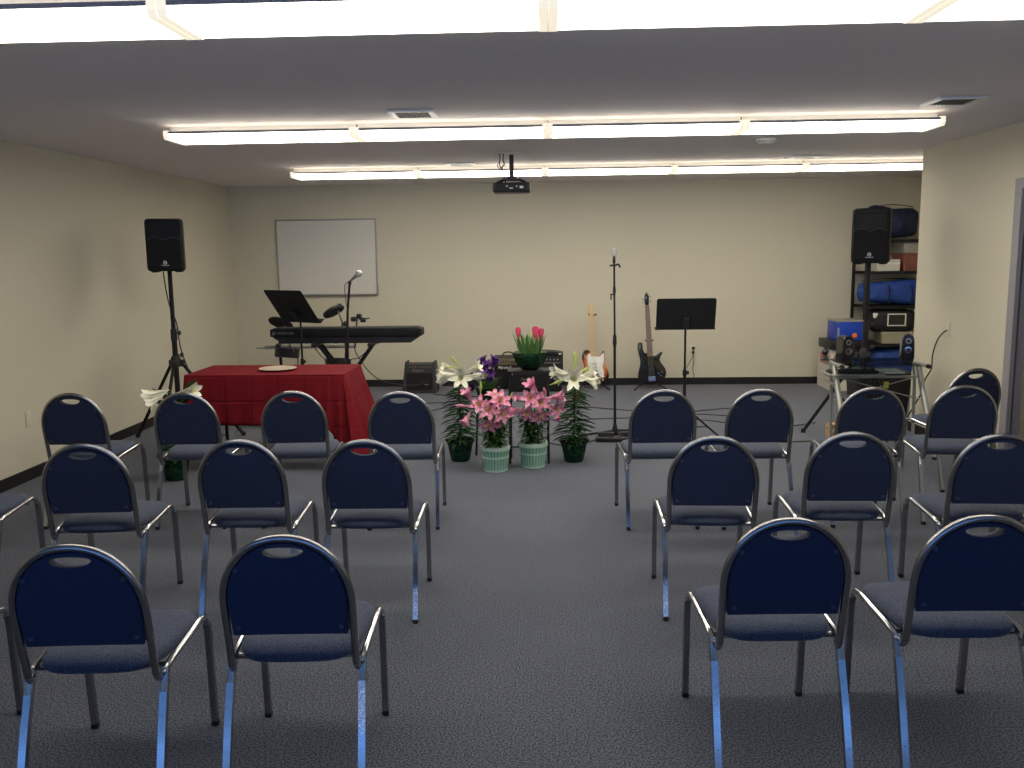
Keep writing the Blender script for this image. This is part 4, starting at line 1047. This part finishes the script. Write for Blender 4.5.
pink_lily((-.115, 6.59, 0), 'pink lilies in pale green slatted basket, standing next to the dark right pot',
    [('pinkhalf', (.02, -.08, .60), (-.5, -.4, .75), 1.15), ('pink', (-.01, -.10, .535), (-.1, -.9, .35), 1.0), ('pink', (.055, -.11, .505), (.25, -.9, .2), .95), ('pinkhalf', (-.10, -.1, .455), (-.9, -.35, -.1), 1.15),
     ('pink', (-.03, -.13, .45), (-.15, -.9, -.35), .85), ('pink', (.045, -.12, .43), (.3, -.85, -.4), .9), ('pinkhalf', (.15, -.08, .545), (.9, -.2, .15), 1.15), ('pink', (.165, -.09, .475), (.4, -.8, -.2), .9),
     ('pinkbud', (.10, -.04, .56), (-.2, -.3, .7), .8), ('pinkhalf', (-.075, -.08, .54), (-.8, -.4, .2), .8), ('bud', (.15, -.02, .635), (.9, -.1, .35), .8), ('pinkhalf', (.17, -.1, .42), (.3, -.6, -.7), .7)], 9)
# tulips on a tall black plant stand
t = thing('plant_stand', (-.145, 6.78, 0), 'thin legged black stand holding the potted tulips', 'plant stand')
MB().rbox((0, 0, .712), (.32, .22, .016), .004, 2).build('top', 'blackmat', t)
for sx in (-1, 1):
    for sy in (-1, 1):
        MB().tube([(sx*.145, sy*.09, .705), (sx*.148, sy*.10, 0)], .0095, 10).build('leg', 'blackmat', t)
    MB().tube([(sx*.147, -.095, .12), (sx*.147, .095, .12)], .006, 8).build('side_bar', 'blackmat', t)
MB().tube([(-.147, -.097, .13), (.147, -.097, .13)], .006, 8).build('front_bar', 'blackmat', t)
t = thing('potted_tulips', (-.135, 6.76, .7205), 'pink tulips with broad leaves in dark green foil on the black stand', 'potted plant')
wob = lambda a, z: (.06*sin(7*a+z*25)+.04*sin(15*a+z*50))*(.5+z*4)
MB().lathe([(.05, 0), (.07, .008), (.105, .05), (.125, .10), (.130, .135), (.115, .13), (.105, .12)], n=48, wob=wob).build('foil_wrapped_pot', 'foil', t, angle=80)
MB().lathe([(.04, .10), (.10, .112), (.05, .12)], n=20).build('soil', 'soil', t)
f = MB()
for k in range(64):
    a = k*2.4; r = .085*((k % 9)/9)**.5; leaf(f, (r*cos(a), r*sin(a), .10), (cos(a)*.28, sin(a)*.28, 1), rnd.uniform(.10, .205), .022, droop=.3, n=6)
f.build('foliage', 'leaflight', t, angle=80)
for kind, p, d, s in (('tulip', (-.085, -.03, .275), (-.05, 0, 1), .95), ('tulip', (.045, -.04, .270), (.0, 0, 1), 1.15), ('tulip', (.082, -.02, .262), (.15, 0, 1), 1.0), ('bud', (.0, 0, .255), (0, 0, 1), .42), ('bud', (.0, -.05, .19), (.2, 0, 1), .5), ('bud', (.06, -.04, .17), (.2, 0, 1), .5)):
    bloom(kind, t, p, d, s)
    MB().tube(bez([(p[0]*.5, p[1]*.5, .10), (p[0]*.8, p[1]*.8, p[2]*.6), (p[0], p[1], p[2]-.0)], 4), .003, 6).build('flower_stalk', 'leaflight', t)
# purple flowers on a low black stool
t = thing('plant_stool', (-.475, 6.93, 0), 'small black stool under the purple flowers, behind the pink lilies', 'plant stand')
MB().lathe([(.12, 0), (.125, .006), (.12, .018)], (0, 0, .40), 28).build('top', 'blackmat', t)
for k in range(3):
    a = R(40+120*k); MB().tube([(.09*cos(a), .09*sin(a), .402), (.11*cos(a), .11*sin(a), 0)], .009, 8).build('leg', 'blackmat', t)
t = thing('potted_purple_flowers', (-.475, 6.93, .4185), 'deep purple flowers in dark foil pot between the white and pink lilies', 'potted plant')
foil_pot(t, .085, .135)
f = MB()
for k in range(20):
    a = k*2.4; leaf(f, (.04*cos(a), .04*sin(a), .12), (cos(a)*.5, sin(a)*.5, 1), rnd.uniform(.07, .16), .022, droop=.5, n=5)
f.build('foliage', 'leaflight', t, angle=80)
for p, d, s in (((-.045, 0, .315), (-.5, -.3, .8), 1.1), ((.0, -.02, .300), (0, -.4, .9), 1.1), ((.05, 0, .315), (.4, -.2, .85), 1.15), ((-.02, -.03, .275), (-.2, -.8, .4), 1.0), ((.02, -.03, .255), (.2, -.8, .2), 1.0),
                ((-.02, 0, .34), (-.4, -.1, .9), 1.0), ((.04, .0, .345), (.4, 0, .9), 1.0), ((-.10, -.02, .225), (-.6, -.5, .3), .8), ((-.06, -.04, .24), (-.3, -.7, .3), .75), ((-.10, -.05, .15), (-.5, -.7, 0), .8), ((.015, -.02, .22), (.1, -.9, -.3), .9)):
    bloom('purple', t, p, d, s)
    MB().tube([(0, 0, .12), (p[0]*.6, p[1]*.6, p[2]*.75), (p[0], p[1], p[2])], .0028, 5).build('flower_stalk', 'leaflight', t)

# ------------------------------------------------------------------ small things on the stage carpet
t = thing('effects_pedal', (.33, 9.75, 0), 'small red effects pedal on the carpet below the sunburst guitar', 'effects pedal')
MB().rbox((0, 0, .02), (.09, .13, .04), .008).build('body', 'red', t)
MB().lathe([(.012, 0), (.012, .012), (.008, .014)], (0, -.03, .04), 14).build('switch', 'chrome', t)
MB().lathe([(.008, 0), (.007, .012)], (0, .035, .04), 12).build('knob', 'black', t)
t = thing('power_strip', (.62, 7.56, 0), 'flat black power strip at the foot of the tall microphone stand', 'power strip', None, -4)
MB().rbox((-.0, -.10, .020), (.42, .06, .038), .008).build('body', 'black', t)
for k in range(5): MB().rbox((-.15+k*.07, -.10, .040), (.034, .03, .005), .002, 1).build('socket', 'rubber', t)
MB().rbox((-.12, -.03, .035), (.14, .055, .07), .012).build('power_adapter', 'rubber', t)
def floor_cable(pts, label, r=.0045, group='cables lying on the stage carpet'):
    o = MB().tube(bez([(x, y, z if z else r+.0005) for x, y, z in [(p+(0,))[:3] if len(p) == 2 else p for p in pts]], 12), r, 8).build('floor_cable', 'cable', None)
    return tag(o, label, 'cable', group)
floor_cable([(-3.1, 9.35), (-2.3, 9.30), (-1.4, 9.45), (-.7, 9.62), (-.2, 9.55)], 'black cable crossing the carpet just in front of the wedge monitor')
floor_cable([(-1.95, 8.6), (-1.52, 8.85), (-1.20, 9.02), (-.98, 9.38), (-.7, 9.8)], 'black cable slanting from the red table towards the left foil pot')
floor_cable([(.1, 9.3), (.45, 9.15), (.85, 8.95), (1.35, 8.85), (1.62, 8.95), (1.9, 9.05), (2.1, 8.9), (1.85, 8.62), (1.5, 8.72), (1.2, 8.7)], 'black cable loop curling on carpet between music stand and second front chair')
floor_cable([(.2, 8.45), (.5, 8.5), (1.0, 8.55), (1.5, 8.4), (1.8, 8.15), (2.2, 8.10), (2.5, 8.25)], 'black cable running from microphone stand towards the glass desk')
floor_cable([(.40, 7.52), (.25, 7.30), (.08, 7.34), (-.05, 7.55), (.1, 7.85), (.35, 8.0), (.15, 8.3), (-.1, 8.7)], 'black cable looping behind the right foil pot')
floor_cable([(1.75, 7.42), (2.0, 7.40), (2.3, 7.45)], 'black cable ending by the orange printed box')
floor_cable([(-.65, 10.2), (-.75, 9.9), (-.95, 9.95), (-1.25, 10.05), (-1.32, 10.1)], 'short black cable linking the wedge monitor to the practice amplifier')

# ------------------------------------------------------------------ glass computer desk and what stands on it
DX0, DX1, DZ_ = 2.28, 2.94, .715
t = thing('computer_desk', (0, 0, 0), 'glass topped computer desk with curved silver legs beside the right wall', 'desk')
t.location = (2.61, 7.12, 0)
o = MB().prism(rrect(.56, .50, .04, 5), 0, .008, T=Matrix.Translation((-.01, .0, DZ_)) @ Matrix.Rotation(-pi/2, 4, 'X')).build('glass_top', 'smoke', t)
for sx in (-1, 1):
    x = sx*.33
    MB().tube([(x, -.20, DZ_-.014), (x, .24, DZ_-.014)], .014, 12).build('side_rail', 'silver', t)
    MB().lathe([(.015, 0), (.018, .006), (.018, .03)], n=14, T=Matrix.Translation((x, -.225, DZ_-.014)) @ Matrix.Rotation(-pi/2, 4, 'X')).build('rail_cap', 'rubber', t)
    for sy in (-1, 1):
        k_ = 1 if sy < 0 else .35
        l = MB().tube(bez([(x, .03+sy*.05, DZ_-.02), (x+.005, .02+sy*.10*k_, .56), (x+.015, .0+sy*.19*k_, .34), (x+.03, -.03+sy*.32*k_, .015)]), .023 if sy < 0 else .013, 14).build('leg', 'silver', t)
        MB().lathe([(.024, 0), (.027, .006), (.025, .02)], (x+.03, -.03+sy*.32*k_, 0), 14).build('foot_cap', 'rubber', l)
for y, z in ((.22, DZ_-.03), (-.05, .60)): MB().tube([(-.33, y, z), (.33, y, z)], .010, 10).build('cross_rail', 'silver', t)
MB().tube([(-.32, -.04, .42), (.32, -.04, .60)], .005, 8).build('cross_brace', 'silver', t)
MB().tube([(-.32, -.05, .60), (.34, -.05, .42)], .005, 8).build('cross_brace', 'silver', t)
MB().rbox((-.17, .05, .618), (.44, .30, .012), .004, 1).build('keyboard_tray', 'silver', t)
for z in (.60, .55): MB().rbox((-.35, .02, z), (.02, .26, .02), .004, 1).build('tray_runner', 'silver', t)
def desk_speaker(x, y, rz, label):
    t = thing('desktop_speaker', (x, y, DZ_+.0085), label, 'desktop speaker', None, rz)
    pf = [(-.040, 0), (.040, 0), (.048, .10), (.040, .19), (.018, .212), (-.018, .212), (-.040, .19), (-.048, .10)]
    MB().prism(smooth_poly(pf, 3), -.045, .055, bev=.006).build('cabinet', 'gloss', t)
    for z, r, m in ((.095, .027, 'chrome'), (.165, .022, 'alu')):
        T = Matrix.Translation((0, -.047, z)) @ Matrix.Rotation(pi/2, 4, 'X')
        MB().lathe([(r, 0), (r, .004), (r*.62, .005), (r*.62, .001)], n=24, T=T).build('ring', m, t)
        MB().lathe([(r*.6, 0), (r*.5, .003), (r*.2, .005)], n=18, T=T).build('cone', 'rubber', t)
    MB().rbox((0, 0, .003), (.085, .11, .006), .002, 1).build('base', 'rubber', t)
    return t
desk_speaker(2.325, 6.99, 12, 'small black desktop speaker on the aisle end of the glass desk')
desk_speaker(2.83, 7.06, -14, 'small black desktop speaker on the wall end of the glass desk')
t = thing('webcam', (2.25, 7.24, DZ_+.001), 'small black round-topped webcam on the desk rail by the aisle-end speaker', 'webcam')
MB().lathe([(.035, 0), (.036, .01), (.02, .02), (.012, .04)], n=16).build('base', 'black', t)
MB().lathe([(.004, 0), (.022, .012), (.028, .03), (.022, .048), (.012, .06), (.012, .075), (.002, .082)], (0, 0, .038), 16).build('body', 'black', t)
t = thing('computer_keyboard', (2.44, 7.15, .6245), 'silver and black computer keyboard on the sliding desk tray', 'computer keyboard')
MB().rbox((0, 0, .009), (.38, .14, .018), .005).build('body', 'black', t)
k_ = MB()
for i in range(20):
    for j in range(5): k_.rbox((-.17+i*.0178, -.05+j*.024, .020), (.015, .019, .005), .002, 1)
k_.build('keys', 'rubber', t)
t = thing('paper_stack', (2.80, 7.15, .0), 'white papers under the wall end of the glass desk', 'papers')
t.location = (2.66, 7.18, .6245)
MB().box((.09, 0, .006), (.16, .22, .012)).build('sheets', 'white', t, smooth=False)
t = thing('snack_box', (2.405, 7.46, 0), 'orange and brown printed box on the carpet beside the front chair', 'box', None, 12)
MB().rbox((0, 0, .075), (.085, .085, .15), .003, 1).build('carton', 'snack', t)
MB().box((0, -.0435, .10), (.07, .002, .03)).build('printed_band', 'cream', t, smooth=False)
t = thing('storage_tote', (3.12, 8.42, 0), 'tall black storage tote on the floor behind the glass desk', 'storage bin')
b = MB(); n = 24; vs = []
for w, d, z in ((.22, .16, 0), (.225, .165, .01), (.255, .19, .44)):
    for x, y in rrect(2*w, 2*d, .05, 5): vs.append((x, y, z))
n = len(rrect(1, 1, .05, 5))
b.add(vs, [(i*n+j, i*n+(j+1) % n, (i+1)*n+(j+1) % n, (i+1)*n+j) for i in range(2) for j in range(n)]+[tuple(reversed(range(n)))+(), tuple(range(2*n, 3*n))]).build('body', 'rubber', t)
MB().rbox((0, 0, .455), (.54, .41, .03), .012, 2).build('lid', 'black', t)
MB().rbox((.0, -.200, .36), (.045, .012, .06), .003, 1).build('latch', 'yellow', t)

# ------------------------------------------------------------------ shelving in the alcove
SX, SY, SW, SD = 3.62, 10.28, .95, .42
t = thing('shelving_unit', (SX, SY, 0), 'dark metal shelving unit with open shelves in the alcove', 'shelving')
for x in (0, SW):
    for y in (0, SD):
        MB().box((x, y, .86), (.03, .03, 1.72)).build('post', 'blackmat', t, smooth=False)
levels = (.14, .52, .955, 1.345, 1.70)
for z in levels:
    s = MB().box((SW/2, SD/2, z), (SW-.02, SD, .012))
    for y in (0, SD): s.box((SW/2, y, z-.012), (SW, .02, .035))
    s.build('shelf', 'blackmat', t, smooth=False)
def soft_bag(loc, dims, label, m, name='duffel_bag', seed=1, handles=True, rz=0, lumps=.08, strap='blackbag'):
    r2 = random.Random(seed); t = thing(name, loc, label, 'bag', None, rz); W, D, Hh = dims
    N, K_ = 36, 14; vs = []; fs = []; ph = [r2.uniform(0, 6) for _ in range(6)]
    for i in range(K_+1):
        u = -1+2*i/K_; rr = (1-abs(u)**5)**.35
        for j in range(N):
            a = 2*pi*j/N; e = 2/3.
            cz = math.copysign(abs(sin(a))**e, sin(a)); cyy = math.copysign(abs(cos(a))**e, cos(a))
            l = 1+lumps*(sin(3*u+ph[0]+2*a)+.6*sin(7*u+ph[1]-3*a)+.4*sin(13*u+5*a+ph[2]))*(.3 if cz < -.5 else 1)
            z = Hh/2+cz*Hh/2*rr*l*(1+.12*sin(2.2*u+ph[3]))
            vs.append((u*W/2, cyy*D/2*rr*l*.92, max(0, z)))
    for i in range(K_):
        for j in range(N): fs.append((i*N+j, i*N+(j+1) % N, (i+1)*N+(j+1) % N, (i+1)*N+j))
    fs += [tuple(range(N)), tuple(reversed(range(K_*N, (K_+1)*N)))]
    MB().add(vs, fs).build('body', m, t, angle=80)
    if handles:
        for x in (-.12, .2):
            MB().tube(bez([(x*W, -D*.50, .02), (x*W+.01, -D*.53, Hh*.45), (x*W, -D*.46, Hh*.8)], 5), .016, 8, flat=.35).build('strap', strap, t)
        MB().tube(bez([(-.42*W, 0, Hh*.98), (0, -.01, Hh*1.06), (.42*W, 0, Hh*.98)], 6), .005, 6).build('zipper', strap, t)
    return t
soft_bag((SX+.31, SY+.18, 1.708), (.60, .36, .37), 'bulky dark navy bag on the top shelf of the alcove shelving', 'navybag', seed=3, lumps=.05)
soft_bag((SX+.35, SY+.16, .963), (.80, .34, .285), 'long royal blue duffel bag with black straps on a middle shelf', 'bluebag', seed=5, lumps=.04)
def bin_(loc, dims, label, m, lidm, cat='storage bin', name='storage_bin'):
    t = thing(name, loc, label, cat); W, D, Hh = dims; vs = []; P0 = rrect(W*.92, D*.92, .02, 3); P1 = rrect(W, D, .02, 3); n = len(P0)
    vs = [(x, y, 0) for x, y in P0]+[(x, y, Hh-.02) for x, y in P1]
    MB().add(vs, [(j, (j+1) % n, n+(j+1) % n, n+j) for j in range(n)]+[tuple(reversed(range(n))), tuple(range(n, 2*n))]).build('body', m, t, smooth=False)
    MB().rbox((0, 0, Hh-.012), (W+.015, D+.015, .024), .006, 1).build('lid', lidm, t)
    return t
bin_((SX+.66, SY+.20, 1.352), (.50, .36, .20), 'red brown lidded bin on the shelf under the navy bag', 'redbrown', 'redbrown')
bin_((SX+.66, SY+.20, 1.553), (.48, .34, .125), 'cloudy grey bin stacked above the red brown bin', 'bin', 'bin')
b_ = thing('carton', (SX+.455, SY-.065, 1.352), 'small white carton at the front edge beside the red brown bin', 'box')
b_.location = (SX+.15, SY+.12, 1.352); MB().rbox((.10, 0, .065), (.26, .2, .13), .003, 1).build('box_body', 'carton', b_)
MB().box((.10, -.102, .085), (.26, .003, .02)).build('tape', 'cream', b_, smooth=False)
b2 = thing('equipment_case', (SX+.34, SY+.14, .660), 'black equipment bag with pale framed window above the beige box', 'bag')
soft = MB().rbox((0, 0, .125), (.50, .30, .25), .07, 4).build('body', 'blackbag', b2)
fr = MB()
for c, d in (((.02, -.155, .205), (.21, .012, .014)), ((.02, -.155, .075), (.21, .012, .014)), ((-.078, -.155, .14), (.014, .012, .13)), ((.118, -.155, .14), (.014, .012, .13))): fr.rbox(c, d, .003, 1)
fr.build('window_frame', 'cream', b2)
MB().box((.02, -.152, .14), (.19, .006, .12)).build('window_panel', 'screen', b2, smooth=False)
MB().tube(bez([(-.18, 0, .24), (-.12, -.03, .275), (0, -.04, .285), (.12, -.03, .275), (.18, 0, .24)], 6), .012, 8).build('handle', 'rubber', b2)
MB().rbox((-.21, -.12, .19), (.05, .05, .06), .01).build('pale_cap', 'cream', b2)
bin_((SX+.42, SY+.16, .5265), (.42, .30, .132), 'beige flat box on the second shelf under the black equipment bag', 'beigebox', 'beigebox', 'box', 'storage_box')
soft_bag((SX+.42, SY+.18, .1475), (.66, .34, .34), 'crumpled blue bag on the lowest shelf of the alcove shelving', 'bluebag', seed=9, lumps=.07, handles=False, name='cloth_bag')
# boxes stacked on the floor left of the shelving
t = thing('carton', (3.36, 10.40, 0), 'large dented white carton on the floor left of the shelving, lowest of its stack', 'box')
MB().rbox((-.015, 0, .12), (.24, .50, .24), .004, 1).build('box_body', 'carton', t)
MB().box((-.015, -.2515, .15), (.20, .003, .05)).build('printed_band', 'bin', t, smooth=False)
t = thing('carton', (3.36, 10.40, .2405), 'white carton printed in red, middle of the stack left of the shelving', 'box')
MB().rbox((-.015, 0, .115), (.24, .48, .23), .004, 1).build('box_body', 'carton', t)
MB().box((-.1355, .0, .11), (.003, .30, .12)).build('red_print', 'redprint', t, smooth=False)
MB().box((-.015, -.2415, .15), (.18, .003, .04)).build('red_print', 'redprint', t, smooth=False)
t = thing('amplifier_rack_unit', (3.385, 10.36, .4715), 'flat black electronic unit lying on the white cartons, under the blue box', 'electronic unit')
MB().rbox((0, 0, .055), (.36, .46, .10), .008, 2).build('body', 'black', t)
for x in (-.12, .0, .12): MB().lathe([(.014, 0), (.012, .015)], n=14, T=Matrix.Translation((x, -.231, .055)) @ Matrix.Rotation(pi/2, 4, 'X')).build('knob', 'rubber', t)
for x in (-.14, .14): MB().rbox((x, -.15, .003), (.03, .03, .008), .002, 1).build('rubber_foot', 'rubber', t)
t = thing('toolbox', (3.435, 10.33, .578), 'bright blue plastic box with orange dot on top of the black unit', 'box')
MB().rbox((0, 0, .105), (.32, .34, .21), .01, 2).build('body', 'bluebox', t)
MB().rbox((0, 0, .220), (.33, .35, .02), .008, 2).build('lid', 'bin', t)
MB().lathe([(.030, 0), (.026, .006), (.01, .008)], n=20, T=Matrix.Translation((.045, -.171, .055)) @ Matrix.Rotation(pi/2, 4, 'X')).build('round_latch', 'orange', t)
MB().rbox((-.14, -.172, .085), (.02, .004, .12), .001, 1).build('side_label', 'bin', t)

# ------------------------------------------------------------------ camera, daylight behind the viewpoint, colour
cam = bpy.data.cameras.new('camera'); co = bpy.data.objects.new('camera', cam); COL.objects.link(co)
f_px, pitch, yaw, roll, ch = 886.6, .1463, .0407, .0130, 1.606
cam.sensor_width = 36; cam.lens = f_px/1024*36; cam.clip_start = .02
co.matrix_world = Matrix.Translation((0, 0, ch)) @ Matrix.Rotation(yaw, 4, 'Z') @ Matrix.Rotation(pi/2-pitch, 4, 'X') @ Matrix.Rotation(-roll, 4, 'Z')
sc.camera = co
w = bpy.data.worlds.new('dusk_daylight'); sc.world = w; w.use_nodes = True
wn = w.node_tree.nodes; wl = w.node_tree.links; bg = wn['Background']
# overcast blue dusk: bright band added below the horizon for the chair-leg reflections, dimmer sky above
tcw = wn.new('ShaderNodeTexCoord'); spw = wn.new('ShaderNodeSeparateXYZ'); wl.new(tcw.outputs['Generated'], spw.inputs[0])
mrw = wn.new('ShaderNodeMapRange'); mrw.inputs['From Min'].default_value = -.02; mrw.inputs['From Max'].default_value = .16
mrw.inputs['To Min'].default_value = 2.5; mrw.inputs['To Max'].default_value = .75
wl.new(spw.outputs[2], mrw.inputs['Value']); wl.new(mrw.outputs[0], bg.inputs['Strength'])
bg.inputs['Color'].default_value = (.17, .38, 1.0, 1)
sc.view_settings.view_transform = 'Standard'; sc.view_settings.look = 'None'
sc.view_settings.gamma = 1; sc.view_settings.use_curve_mapping = False
sc.view_settings.exposure = .28
